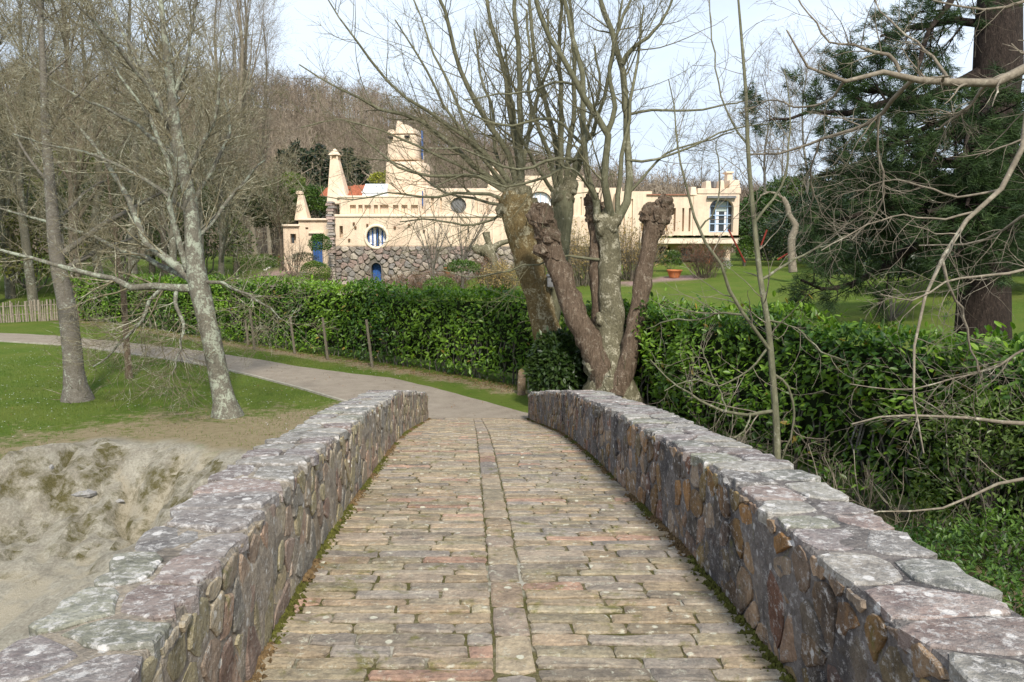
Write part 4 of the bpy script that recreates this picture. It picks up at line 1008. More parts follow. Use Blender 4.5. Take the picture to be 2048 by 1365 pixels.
# C: thin young tree between them
gc = G(258,757); ZC = gc[1]/ray(258,757)[1]
tC = px_line([(259,760,14),(254,700,12),(250,640,12),(246,580,11),(240,545,9),(232,480,7),(222,410,5),(214,340,3)], ZC, 16)
g1 = grow(tC[0][None], tC[1][None], 22, .3, 1, (.7,1.8), (35,70), wob=.14, K=6, rf=.5, rmin=.006); g2 = grow(*g1, 6, .1, 1, (.3,.8), (30,60), wob=.18, K=5, rf=.5, rmin=.004)
tree('thin dark stemmed young tree standing between the two bigger lawn trees', 'tree', tC, [], [g1,g2], bark_dead, bark_dead, twig_ol)

# pollarded planes
ZP = 18.8
headlist = [((1037,392),[
 [(1037,385,16),(1005,285,13),(956,215,12),(913,123,10),(897,54,9),(874,-20,7)],
 [(1040,380,16),(1029,268,14),(1005,134,11),(983,54,9),(970,-20,7)],
 [(1042,376,17),(1042,268,15),(1037,134,12),(1029,-20,9)],
 [(1031,380,15),(962,300,11),(887,242,9),(800,188,7),(742,118,6),(715,86,5),(650,-10,3)],
 [(1022,385,15),(930,317,12),(849,247,10),(758,215,8),(690,185,5),(600,130,3)],
 [(1015,385,11),(960,352,9),(876,352,7),(800,333,6),(736,285,4),(690,240,3)],
 [(1010,400,9),(940,385,7),(860,395,6),(790,385,4),(700,400,3),(640,390,2)],
 [(1012,412,8),(950,400,6),(880,380,5),(820,340,4),(750,320,3),(690,330,2)],
 [(1020,395,12),(975,330,10),(930,250,8),(905,180,7),(860,90,5),(830,0,3)],
 [(1045,380,12),(1050,300,10),(1062,220,9),(1060,120,7),(1055,20,5)],
 [(1030,385,9),(990,300,8),(985,220,7),(960,150,6),(950,60,4)],
 [(1020,410,8),(985,440,6),(930,450,5),(870,440,4),(800,445,3)],
 [(1018,390,8),(940,345,7),(850,300,6),(760,262,4),(680,240,3),(600,255,2)],
 [(1025,385,9),(960,310,8),(880,200,6),(840,120,5),(790,40,3)]]),
 ((1125,385),[
 [(1118,385,16),(1107,268,13),(1085,188,11),(1069,107,9),(1056,-20,7)],
 [(1130,380,14),(1144,268,12),(1150,161,10),(1144,54,8),(1140,-30,6)],
 [(1122,380,15),(1123,215,12),(1118,80,9),(1124,-20,7)],
 [(1140,385,14),(1160,300,12),(1187,258,10),(1220,134,8),(1245,-10,5)],
 [(1115,385,12),(1095,300,10),(1070,230,9),(1100,120,7),(1095,20,5)],
 [(1136,385,11),(1160,330,9),(1175,250,8),(1200,180,6),(1190,90,5)],
 [(1110,390,10),(1070,330,8),(1040,270,7),(1020,180,5),(1010,90,4)]])]
tp1 = px_line([(1150,800,95),(1128,745,72),(1108,690,60),(1088,640,52),(1076,590,53),(1064,550,52),(1052,500,54),(1043,460,58),(1036,428,64),(1036,404,68),(1037,386,54)], [ZP]*11, 26)
allL = []; Zl = ZP
for (h, LS) in headlist:
    for q in LS:
        z0 = ZP+(.5 if h[0]>1100 else 0); allL.append(px_line([(a,b,w*.86) for a,b,w in q], np.linspace(z0,z0+rng.uniform(-2.2,2.2),len(q)), 12, wob=.018))
lim2 = px_line([(1096,660,40),(1110,590,36),(1119,520,35),(1124,460,37),(1126,420,44),(1125,385,40)], [ZP+.3]*6, 14)
S_ = stackL(allL, 12)
g1 = grow(*S_, 16, .12, 1, (1.0,3.2), (30,65), up=.06, wob=.07, K=8, rf=.38, rmin=.0085, bias=(-.15,0,.2), curl=.03)
g2 = grow(*g1, 5, .1, 1, (.4,1.2), (25,55), up=.05, wob=.09, K=6, rf=.5, rmin=.0048); g3 = grow(*g2, 2, .2, 1, (.2,.5), (30,55), up=.04, wob=.1, K=4, rf=.6, rmin=.0035)
sp = grow(tp1[0][None,6:], tp1[1][None,6:], 26, .2, 1, (.5,2.0), (50,85), up=.08, wob=.1, K=7, rf=.05, rmin=.008)
def knobs(c, r, n, s=.35, sq=1.0, seed=0):
    """a lumpy pollard head"""
    rr = np.random.default_rng(seed); nu, nv = 22, 14; V = []; lob = rr.normal(0,1,(n,3)); lob /= np.linalg.norm(lob,axis=1,keepdims=True)
    for a in range(nv+1):
        for b in range(nu):
            th = math.pi*a/nv; ph = 2*math.pi*b/nu; d = np.array([math.sin(th)*math.cos(ph),math.sin(th)*math.sin(ph),math.cos(th)])
            q = 1+s*np.max(np.exp(-((1-lob@d)*16)))+rr.uniform(-.10,.10); V.append(np.array(c)+d*q*r*np.array([1,1,sq]))
    return np.array(V), np.array([[a*nu+b,a*nu+(b+1)%nu,(a+1)*nu+(b+1)%nu,(a+1)*nu+b] for a in range(nv) for b in range(nu)])
pt = tree('pollarded plane with mottled olive and rusty trunk forking into two heads', 'tree', tp1, [lim2]+allL, [g1,g2,g3,sp], bark_rust, bark_shoot, twig_plane, name='plane_tree', gnarl=.34, sides=(26,8,4,3,3))
for j,((a,b),r,s) in enumerate([((1037,400),.30,.35),((1012,420),.18,.5),((1060,418),.18,.5),((1125,398),.22,.4),((1140,376),.17,.45),((1080,600),.22,.3),((1058,540),.20,.3),((1098,690),.22,.3)]):
    V, Fk = knobs(PZ(a,b,ZP+(.3 if a>1100 else 0)), r, 16, s, 1.15, j); add('pollard_head' if j<5 else 'burr', V, Fk, bark_plane if j<5 else bark_rust, pt, smooth=True)
# second plane, with its three dead stems
Z2 = 17.3
tp2 = px_line([(1228,860,150),(1226,800,120),(1224,760,95),(1222,720,70),(1222,660,52),(1222,600,46),(1220,540,42),(1217,500,41),(1213,465,46),(1213,440,48)], Z2, 24)
L2 = [[(1195,440,20),(1193,419,17),(1171,322,15),(1166,242,14),(1168,161,13),(1144,70,10),(1124,-20,8)],
 [(1222,440,22),(1220,419,20),(1209,349,17),(1214,268,16),(1171,199,15),(1134,134,13),(1091,54,11),(1066,-20,9)],
 [(1235,440,22),(1252,408,19),(1257,322,17),(1252,215,16),(1244,134,15),(1220,54,13),(1194,-20,10)],
 [(1244,128,11),(1262,100,10),(1300,70,8),(1345,0,5),(1360,-40,4)],
 [(1214,268,13),(1228,225,12),(1225,180,11),(1219,130,9),(1240,50,7),(1268,-20,5)],
 [(1235,430,13),(1240,330,11),(1250,280,9),(1262,200,8),(1275,110,6),(1290,10,4)],
 [(1250,400,8),(1290,350,6),(1330,310,5),(1400,285,4),(1470,262,3)],
 [(1253,320,7),(1300,322,6),(1370,300,5),(1450,265,4),(1530,250,3),(1600,245,2)],
 [(1255,230,7),(1320,220,6),(1390,222,5),(1450,210,4),(1520,190,3)],
 [(1171,322,8),(1110,318,7),(1040,340,6),(985,325,5),(930,300,4),(860,300,3)],
 [(1167,290,8),(1100,235,7),(1030,250,6),(970,240,5),(900,205,3)],
 [(1170,170,7),(1120,165,6),(1060,185,5),(1000,190,4),(930,200,3)],
 [(1171,300,8),(1110,345,7),(1060,365,6),(1000,372,5),(950,350,4),(870,372,3)],
 [(1205,440,8),(1180,380,7),(1160,350,5),(1120,330,4)],
 [(1200,520,7),(1120,515,5),(1060,530,4),(1000,545,4),(940,555,3),(880,538,2)]]
L2 = [[(a,b,w*.86) for a,b,w in q] for q in L2]
l2 = [px_line(q, np.linspace(Z2,Z2+rng.uniform(-1.8,1.2),len(q)), 12, wob=.015) for q in L2]
g1 = grow(*stackL(l2,12), 11, .15, 1, (.8,2.4), (30,65), up=.06, wob=.08, K=8, rf=.38, rmin=.007, curl=.03); g2 = grow(*g1, 5, .1, 1, (.4,1.1), (25,55), up=.05, wob=.1, K=6, rf=.5, rmin=.0045); g3 = grow(*g2, 2, .2, 1, (.2,.5), (30,55), up=.04, wob=.1, K=4, rf=.6, rmin=.0035)
sp = grow(tp2[0][None,:12], tp2[1][None,:12], 60, 0, 1, (.4,1.6), (45,85), up=.10, wob=.12, K=7, rf=.04, rmin=.006)
pt2 = tree('pollarded plane behind the dark parapet, three dead rusty brown stems rising from its base', 'tree', tp2, l2, [g1,g2,g3,sp], bark_plane, bark_shoot, twig_plane, name='plane_tree', gnarl=.34, sides=(26,8,4,3,3))
for j,((a,b),r,s) in enumerate([((1213,447),.23,.55),((1199,438),.14,.5),((1229,443),.14,.5),((1230,548),.13,.4),((1208,640),.16,.4),((1200,735),.30,.35)]):
    V, Fk = knobs(PZ(a,b,Z2-.02), r, 16, s, 1.1, 20+j); add('pollard_head' if j<3 else 'burr', V, Fk, bark_plane, pt2, smooth=True)
DS = [([(1216,770,62),(1196,715,52),(1178,680,48),(1155,640,46),(1135,585,44),(1115,530,42),(1100,490,44),(1088,455,42),(1080,430,36)],.15),
 ([(1214,760,34),(1208,700,32),(1200,640,32),(1196,580,30),(1193,520,28),(1190,460,26),(1186,425,26),(1184,398,20)],.5),
 ([(1238,790,46),(1250,740,40),(1260,700,38),(1272,640,36),(1283,580,34),(1293,520,34),(1302,470,36),(1308,440,42),(1318,424,40)],-.1)]
for j,(q,dz) in enumerate(DS):
    P, R = px_line(q, Z2-.3+dz, 26); V, Fq = tubes(P[None],R[None],18); Cn = np.repeat(P,18,0)
    n_ = (fbm(V[:,0]*22,V[:,1]*22+V[:,2]*1.2,3,30+j)-.5)*.5+(fbm(V[:,0]*6,V[:,2]*5,3,60+j)-.5)*.4*np.linspace(.5,1.6,len(V)); V = V+(V-Cn)*n_[:,None]
    V = np.vstack([V,P[-1:]]); tips = np.array([[25*18+i_,25*18+(i_+1)%18,len(V)-1] for i_ in range(18)])
    o = add('dead_stem', V, [Fq,tips], bark_dead, pt2, smooth=True)
    tp_ = grow(P[None,-3:],R[None,-3:],16,.1,1,(.10,.30),(5,45),up=.1,wob=.1,K=4,rf=.35,rmin=.012,rend=.1); V,Fq = tubes(*tp_,5); add('splinters',V,Fq,bark_dead,o,kind='stuff')
    kk = [[(1084,440,.24),(1098,470,.22),(1092,500,.18),(1108,520,.15),(1078,425,.14)],[(1184,402,.13),(1190,420,.16),(1187,436,.13)],[(1302,432,.17),(1318,434,.20),(1330,414,.16),(1316,455,.14),(1290,436,.10)]][j]
    for i_,(a,b,r) in enumerate(kk):
        V, Fk = knobs(PZ(a,b,Z2-.3+dz-.03), r, 26, .55, 1.1, 50+10*j+i_); V += rng.normal(0,.012,V.shape); add('knuckle', V, Fk, bark_dead, o, smooth=False)
# small grey box on the trunk
c = PZ(1104,563,ZP-.35); nb = empty('nest_box', c, 'small dark grey box fixed to the mottled plane trunk', 'box')
m_ = MB(); m_.box(c[0]-.11,c[0]+.11,c[1]-.09,c[1]+.09,c[2]-.13,c[2]+.12); m_.build('box_body', grey_m, nb, bevel=.01); MB().frus((c[0]-.14,c[0]+.14,c[1]-.13,c[1]+.12),(c[0]-.12,c[0]+.12,c[1]-.10,c[1]+.11),c[2]+.122,c[2]+.16).build('lid', grey_m, nb); MB().cyl((c[0],c[1]-.10,c[2]+.02),(c[0],c[1]-.088,c[2]+.02),.03,.03,10).build('entrance_hole', dark_m, nb)  # entrance is a dark disc on the front, coloured as shade

# thin sapling behind the right parapet
ZS = 8.6
ts = px_line([(1556,1010,16),(1555,930,14),(1552,840,14),(1546,760,13),(1536,650,12),(1521,560,11),(1510,460,10),(1502,380,9),(1495,280,8),(1492,190,7),(1485,100,6),(1475,-20,4)], ZS, 26)
LS = [[(1543,705,8),(1515,665,7),(1485,625,7),(1460,579,7),(1440,530,6),(1420,498,6),(1400,458,6),(1375,388,5),(1360,323,4),(1350,240,3),(1335,160,2)],
 [(1551,822,8),(1500,828,7),(1452,825,6),(1410,808,5),(1375,785,4),(1345,765,3),(1300,720,2)],
 [(1549,750,6),(1575,770,5),(1587,810,5),(1585,855,5),(1575,890,4),(1562,925,3)],
 [(1522,560,6),(1570,530,5),(1620,505,4),(1660,490,3),(1690,470,2)],
 [(1510,445,6),(1545,400,5),(1570,355,5),(1577,300,4),(1580,220,3),(1570,140,2)],
 [(1485,630,5),(1440,625,4),(1400,640,3),(1340,640,3),(1290,660,2)],
 [(1452,825,4),(1440,780,3),(1420,740,3),(1400,690,2)],
 [(1500,828,4),(1490,860,3),(1460,880,3),(1420,870,2)],
 [(1496,290,5),(1460,240,4),(1440,180,3),(1425,90,3),(1420,0,2)],
 [(1535,640,4),(1580,650,3),(1640,700,3),(1690,720,2)],
 [(1540,690,5),(1500,740,4),(1440,770,3),(1390,760,3),(1330,780,2)],
 [(1400,458,4),(1430,420,3),(1440,360,3),(1430,280,2)]]
ls = [px_line(q, np.linspace(ZS,ZS+rng.uniform(-.8,.8),len(q)), 12, wob=.008) for q in LS]
g1 = grow(*stackL(ls,12), 7, .1, 1, (.3,1.0), (30,70), up=.05, wob=.16, K=8, rf=.5, rmin=.0035, curl=.08); g1b = grow(ts[0][None],ts[1][None], 26, .25, 1, (.4,1.2), (40,75), up=.04, wob=.13, K=8, rf=.3, rmin=.004, curl=.06)
g2 = grow(*g1, 4, .1, 1, (.15,.45), (30,60), up=.04, wob=.15, K=5, rf=.6, rmin=.0022)
tree('slender pale sapling with forked stem rising behind the dark parapet', 'tree', ts, ls, [g1,g1b,g2], bark_shoot, bark_shoot, twig_pale, name='sapling', sides=(10,7,4,4,3))

# overhanging boughs of the tree at the right edge
ZO = 7.6
to = (np.array([[7.6,7.0,-.3],[7.5,7.0,1.5],[7.35,7.1,3.5],[7.1,7.2,5.5],[6.9,7.4,7.5],[6.8,7.6,9.5]]), np.array([.22,.18,.16,.13,.10,.05])); to = resample(*to, 16)
LO_ = [[(2420,-20,30),(2200,85,24),(2048,142,20),(1960,170,17),(1900,166,16),(1840,158,14),(1790,142,11),(1740,152,9),(1690,160,8),(1630,142,6),(1600,120,4),(1570,60,3)],
 [(1800,145,8),(1790,118,8),(1750,105,7),(1700,90,5),(1660,85,4),(1640,60,4),(1620,30,3),(1590,-10,3)],
 [(1825,160,9),(1790,195,9),(1760,230,8),(1700,262,7),(1640,280,6),(1570,305,5),(1500,312,3)],
 [(1970,172,8),(1945,205,6),(1910,235,5),(1870,262,3)],
 [(2400,60,24),(2200,130,16),(2060,200,12),(2040,320,11),(2000,380,10),(1945,425,9),(1905,475,8),(1885,515,8),(1880,555,7),(1850,590,6),(1830,640,6),(1825,720,5),(1825,830,4),(1850,905,3)],
 [(1884,520,7),(1905,590,5),(1925,620,5),(1940,690,4),(1965,760,3)],
 [(2400,300,18),(2150,380,10),(2048,430,6),(1990,470,5),(1920,490,4),(1840,490,3)],
 [(2420,780,20),(2200,830,14),(2048,848,9),(2000,845,8),(1930,838,6),(1850,830,5),(1770,835,4),(1700,850,3)],
 [(2420,860,18),(2200,930,11),(2048,958,7),(1980,975,6),(1920,1000,5),(1860,1025,4),(1780,1020,3),(1700,1040,2)],
 [(2400,-100,18),(2200,-60,12),(2060,0,7),(1990,20,5),(1900,10,4),(1830,-20,3)],
 [(1900,166,7),(1880,130,6),(1850,100,5),(1800,60,4),(1760,20,3),(1740,-30,2)],
 [(1690,160,6),(1660,200,5),(1600,215,4),(1540,200,3),(1480,230,2)],
 [(2150,520,8),(2048,540,6),(1960,555,5),(1900,560,4),(1830,600,3),(1760,590,2)],
 [(2200,640,8),(2048,700,5),(1980,740,4),(1900,760,3),(1800,780,3),(1700,770,2)],
 [(1640,280,4),(1620,340,4),(1625,400,3),(1600,450,2)],
 [(1760,230,5),(1755,300,4),(1770,370,4),(1750,430,3),(1700,480,3)],
 [(2000,380,5),(1900,390,4),(1840,370,4),(1780,360,3),(1700,400,2)],
 [(1945,425,5),(1880,440,4),(1800,430,3),(1700,470,3),(1640,500,2)]]
lo_ = [px_line(q, np.linspace(ZO,ZO+rng.uniform(-1.0,1.6),len(q)), 13, wob=.008) for q in LO_]
for j in (0,4,6,7,8,9):                                             # root the long ones in the trunk
    P,R = lo_[j]; kx = int(np.argmin(np.abs(to[0][:,2]-(P[0][2]-.1)))); P[0] = to[0][kx]
g1 = grow(*stackL(lo_,13), 14, .2, 1, (.35,1.1), (30,70), up=.0, wob=.15, K=8, rf=.5, rmin=.0032, curl=.05); g2 = grow(*g1, 5, .1, 1, (.15,.5), (30,60), up=.0, wob=.16, K=5, rf=.6, rmin=.0022)
tree('bare pale boughs with drooping twigs overhanging from beyond the right edge', 'tree', to, lo_, [g1,g2], bark_shoot, twig_pale, twig_pale, name='overhanging_tree', sides=(12,8,4,3,3))

# ------------------------------------------------------------------ the pine
ZN = 15.2
tn = px_line([(1966,800,122),(1965,700,106),(1966,620,96),(1970,520,90),(1976,400,88),(1984,280,87),(1990,200,86),(1994,150,90),(1997,60,84),(2000,-60,76),(2008,-300,60)], ZN, 24)
LN = [[(1960,150,34),(1900,175,24),(1850,197,20),(1800,205,18),(1760,215,15),(1700,222,12),(1650,228,9),(1600,232,6),(1540,240,4)],
 [(1800,205,12),(1770,185,10),(1720,180,8),(1680,170,5)],
 [(1998,-120,22),(1930,-40,15),(1885,20,12),(1855,80,10),(1840,140,8),(1815,190,5)],
 [(1970,430,26),(1870,470,20),(1790,520,15),(1720,560,12),(1660,575,9),(1600,560,5)],
 [(1976,320,24),(1870,330,18),(1770,350,13),(1690,345,8),(1640,350,4)],
 [(1972,370,24),(1870,400,18),(1770,425,13),(1680,440,8),(1620,450,4)],
 [(1985,240,22),(1900,262,16),(1830,280,12),(1770,290,6)],
 [(1990,260,24),(2060,240,18),(2120,230,12),(2180,220,8)],
 [(1980,380,24),(2060,400,18),(2140,420,10)],
 [(1995,60,18),(1900,40,14),(1820,60,10),(1760,70,5)],
 [(1975,450,20),(2060,480,14),(2140,500,8)],
 [(1972,330,20),(1920,340,16),(1900,400,12),(1850,430,8)],
 [(1990,220,20),(1960,230,16),(1930,300,12),(1890,320,6)],
 [(1988,190,20),(1975,210,16),(1955,250,12),(1930,285,6)],[(1990,240,20),(2010,270,16),(2020,310,11),(2025,350,6)],[(1984,300,20),(1960,330,16),(1950,380,11),(1930,410,6)],[(1980,360,20),(2000,390,15),(2015,430,10),(2020,470,5)],[(1976,410,20),(1950,440,15),(1930,480,10),(1915,510,5)],[(1980,330,22),(1900,365,17),(1820,380,12),(1740,400,7)],[(1975,440,22),(1880,440,17),(1800,460,12),(1730,470,6)],[(1990,210,22),(1900,235,16),(1840,262,11),(1780,270,5)]]
DN = [0,.4,-.6,-.8,.6,-.3,-1.2,.5,-.6,.8,.3,-1.6,-1.5,-1.6,-1.5,-1.6,-1.5,-1.7,-.7,.5,-.4]
ln = [px_line(q, np.linspace(ZN,ZN+d*1.6,len(q)), 12, wob=.03) for q,d in zip(LN,DN)]
g1 = grow(*stackL(ln,12), 18, .25, 1, (.6,1.7), (35,75), up=.0, wob=.12, K=6, rf=.4, rmin=.010, bias=(0,0,-.15)); g2 = grow(*g1, 6, .25, 1, (.25,.6), (30,60), up=.05, wob=.12, K=4, rf=.6, rmin=.006)
pine = tree('massive dark barked pine on the lawn behind the right hedge', 'tree', tn, ln, [g1,g2], bark_pine, bark_pine, bark_pine, name='pine_tree', sides=(20,10,4,3,3), gnarl=.06)
def needles(C_, D_, n, L_, w, c1, c2):
    """tufts of needles: (N,3) centres and directions"""
    N_ = len(C_); idx = np.repeat(np.arange(N_), n); d = D_[idx]*.7+rng.normal(0,.62,(N_*n,3))*np.array([1,1,.55])+np.array([0,0,-.12]); d /= np.linalg.norm(d,axis=1,keepdims=True)
    p = C_[idx]+rng.normal(0,.03,(N_*n,3)); s = np.cross(d, rng.normal(0,1,(N_*n,3))); s /= np.linalg.norm(s,axis=1,keepdims=True)+1e-9
    l_ = rng.uniform(.7,1.15,(N_*n,1))*L_; V = np.stack([p-s*w, p+d*l_, p+s*w],1).reshape(-1,3)
    cc = c1+(c2-c1)*rng.uniform(0,1,(N_,1)); cc = np.repeat(np.repeat(cc,n,0)*rng.uniform(.75,1.25,(N_*n,1)),3,0)
    return V, np.arange(N_*n*3).reshape(-1,3), cc
need_m = m_leaf('needle_mat', .6, .25, .12)
tip = g2[0][:,-1]; dr_ = g2[0][:,-1]-g2[0][:,-2]; dr_ /= np.linalg.norm(dr_,axis=1,keepdims=True); mid_ = g2[0][:,2]
tip1 = g1[0][:,-1]; d1 = g1[0][:,-1]-g1[0][:,-2]; d1 /= np.linalg.norm(d1,axis=1,keepdims=True)
V, Fn, cc = needles(np.concatenate([tip,mid_,tip1]), np.concatenate([dr_,dr_,d1]), 30, .16, .0055, np.array([.022,.046,.017]), np.array([.060,.098,.030]))
add('needles', V, Fn, need_m, pine, cols=cc, kind='stuff')

# ------------------------------------------------------------------ hedges
leaf_m = m_leaf('laurel_leaf_mat', .40, .45, .30)
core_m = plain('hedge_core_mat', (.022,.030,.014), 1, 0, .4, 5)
def hedge(PL, hts, name, label, dens, lsize, c1, c2, wid=.55, side=1, zb=None, nparts=300, bump_=.28, camnear=True):
    d = np.diff(PL,axis=0); seg = np.linalg.norm(d,axis=1); Dd = np.r_[0,np.cumsum(seg)]; Lt = Dd[-1]
    def pos(s): return np.interp(s,Dd,PL[:,0]), np.interp(s,Dd,PL[:,1])
    def nrm(s):
        a = pos(np.clip(s+.3,0,Lt)); b = pos(np.clip(s-.3,0,Lt)); tx, ty = a[0]-b[0], a[1]-b[1]; l = np.hypot(tx,ty); return ty/l*side, -tx/l*side
    hgt = lambda s: np.interp(s/Lt, np.linspace(0,1,len(hts)), hts)+.34*(fbm(s*.8,s*0+3,3,15)-.5)+.30*(vnoise(s*3.3,s*0,16)-.5)
    n1_ = int(Lt*2.3*dens); n2_ = int(Lt*wid*2*dens)
    s1 = rng.uniform(0,Lt,n1_); v1 = rng.uniform(0,1,n1_)**.85; nx,ny = nrm(s1); x,y = pos(s1); H1 = hgt(s1)
    bul = bump_*(fbm(s1*1.1,v1*2.5,4,22)-.5)*2+wid*(1-.25*v1**5)-.18*(1-v1)**3; dep = rng.exponential(.09,n1_)
    q = bul-dep; z0 = ground_z(x,y); C1 = np.stack([x+nx*q, y+ny*q, z0+.05+v1*(H1-.05)],1); N1 = np.stack([nx,ny,.25+.0*nx],1)
    s2 = rng.uniform(0,Lt,n2_); w2 = rng.uniform(-1,1,n2_); nx2,ny2 = nrm(s2); x,y = pos(s2); H2 = hgt(s2)
    z2 = ground_z(x,y)+H2-.12*w2**4+.20*(fbm(s2*1.5,w2*1.5,3,25)-.5)-rng.exponential(.07,n2_)+np.where(rng.random(n2_)<.05, rng.uniform(0,.25,n2_), 0)
    C2 = np.stack([x+nx2*w2*wid, y+ny2*w2*wid, z2],1); N2 = np.stack([nx2*w2*.4,ny2*w2*.4,np.ones(n2_)],1)
    # the two ends
    n3_ = int(2.3*wid*2*dens); w3 = rng.uniform(-1,1,n3_*2); v3 = rng.uniform(0,1,n3_*2); s3 = np.r_[np.zeros(n3_),np.full(n3_,Lt)]
    nx3,ny3 = nrm(s3); x,y = pos(s3); sg = np.where(s3>0,1,-1); tx,ty = -ny3*side*1., nx3*side*1.; ex = rng.uniform(-.1,.25,len(s3))+.25*(fbm(w3*2,v3*3,3,28)-.3)
    C3 = np.stack([x+nx3*w3*wid+tx*sg*ex, y+ny3*w3*wid+ty*sg*ex, ground_z(x,y)+v3*hgt(s3)],1); N3 = np.stack([tx*sg,ty*sg,.2+0*tx],1)
    C_ = np.concatenate([C1,C2,C3]); N_ = np.concatenate([N1,N2,N3]); N_ /= np.linalg.norm(N_,axis=1,keepdims=True)
    t = np.clip(fbm(C_[:,0]*.9+C_[:,1]*.4,C_[:,2]*1.2,3,40)*1.4-.2+rng.normal(0,.22,len(C_)),0,1)[:,None]
    cc = c1+(c2-c1)*t; old = rng.random(len(C_))<.012; cc[old] = (.28,.20,.04); cc *= (.72+.5*rng.random((len(C_),1)))
    sz = lsize*rng.uniform(.5,1.3,len(C_))
    mx_ = PL.mean(0); e_ = empty(name, (mx_[0],mx_[1],float(ground_z(*mx_))), label, 'hedge')
    ro = np.argsort(rng.random(len(C_))); dc = np.linalg.norm(C_-CAM,axis=1)+ (C_[:,2]<.9)*6 + (dep.max() if 0 else 0)
    surf = np.concatenate([dep<.05, np.ones(len(C2),bool), np.zeros(len(C3),bool)]); vis = (C_[:,0]/np.maximum(C_[:,1],.1) < .63)
    cand = ro[(surf&vis)[ro]]; cand = cand[np.argsort(dc[cand])][:nparts*2:2]
    rest = np.ones(len(C_),bool); rest[cand] = False
    V, Fl, cl_, _ = leaves_mesh(C_[rest], N_[rest], sz[rest], cc[rest]); add('leaves', V, Fl, leaf_m, e_, cols=cl_, kind='stuff')
    S, Fs = leaf_shape('laurel'); var = [mesh_data('leaf', S, Fs, leaf_m, np.tile(c1+(c2-c1)*f_,(6,1))) for f_ in (.15,.45,.7,1.0)]
    _, _, _, (dd,ss,uu,zz) = leaves_mesh(C_[cand], N_[cand], sz[cand], cc[cand])
    for i_,ci in enumerate(cand):
        o = bpy.data.objects.new('leaf', var[int(rng.integers(4))]); COL.objects.link(o); o.parent = e_
        M = Matrix((tuple(dd[i_]),tuple(ss[i_]),tuple(uu[i_]))).transposed(); o.rotation_euler = M.to_euler(); o.scale = (float(zz[i_,0,0]),)*3; o.location = C_[ci]-WLOC[e_.name]
    # solid dark core added inside to block light, for the twiggy interior
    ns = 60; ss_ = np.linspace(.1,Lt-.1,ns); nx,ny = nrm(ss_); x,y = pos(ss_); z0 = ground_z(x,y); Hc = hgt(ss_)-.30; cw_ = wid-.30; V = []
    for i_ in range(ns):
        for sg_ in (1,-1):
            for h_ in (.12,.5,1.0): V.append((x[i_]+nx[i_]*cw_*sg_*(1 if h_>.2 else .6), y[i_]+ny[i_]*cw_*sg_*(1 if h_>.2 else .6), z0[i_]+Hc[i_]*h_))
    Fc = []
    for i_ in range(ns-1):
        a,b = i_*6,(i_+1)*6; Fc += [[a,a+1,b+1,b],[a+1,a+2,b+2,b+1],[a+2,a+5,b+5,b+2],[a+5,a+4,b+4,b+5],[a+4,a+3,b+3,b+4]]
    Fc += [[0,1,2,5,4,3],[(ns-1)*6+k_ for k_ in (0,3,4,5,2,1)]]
    add('light_block_core', V, Fc, core_m, e_)
    # stems showing at the foot
    P0 = np.stack([np.interp(rng.uniform(0,Lt,int(Lt*3)),Dd,PL[:,0])*0,]*3,1) if 0 else None
    s4 = rng.uniform(0,Lt,int(Lt*5)); nx,ny = nrm(s4); x,y = pos(s4); st_ = np.stack([x+nx*(wid-.25),y+ny*(wid-.25),ground_z(x,y)-.05],1)[:,None]+np.array([0,0,1.])[None,None]*np.linspace(0,1.2,5)[None,:,None]; st_[:,1:] += rng.normal(0,.05,(len(s4),4,3))
    V, Fq = tubes(st_, np.full((len(s4),5),.016), 4); add('stems', V, Fq, bark_grey, e_, kind='stuff')
    return e_
cLa, cLb = np.array([.036,.10,.012]), np.array([.22,.36,.036])
hp = HL.copy(); dd_ = np.diff(HL,axis=0); off_ = np.array([dd_[0][1],-dd_[0][0]])
PLl = HL+np.array([.35,.65])
hedge(PLl, [2.36,2.34,2.3,2.3,2.25,2.2,2.1,2.1], 'laurel_hedge', 'long clipped laurel hedge of glossy leaves along the far side of the path', 260, .135, cLa, cLb, .65, side=-1)
hedge(HR, [2.1,2.45,2.5,2.45,2.4,2.4], 'laurel_hedge', 'loose laurel hedge behind the dark parapet with the lawn behind it', 330, .125, cLa*.95, cLb*.95, .6, side=1, bump_=.50)
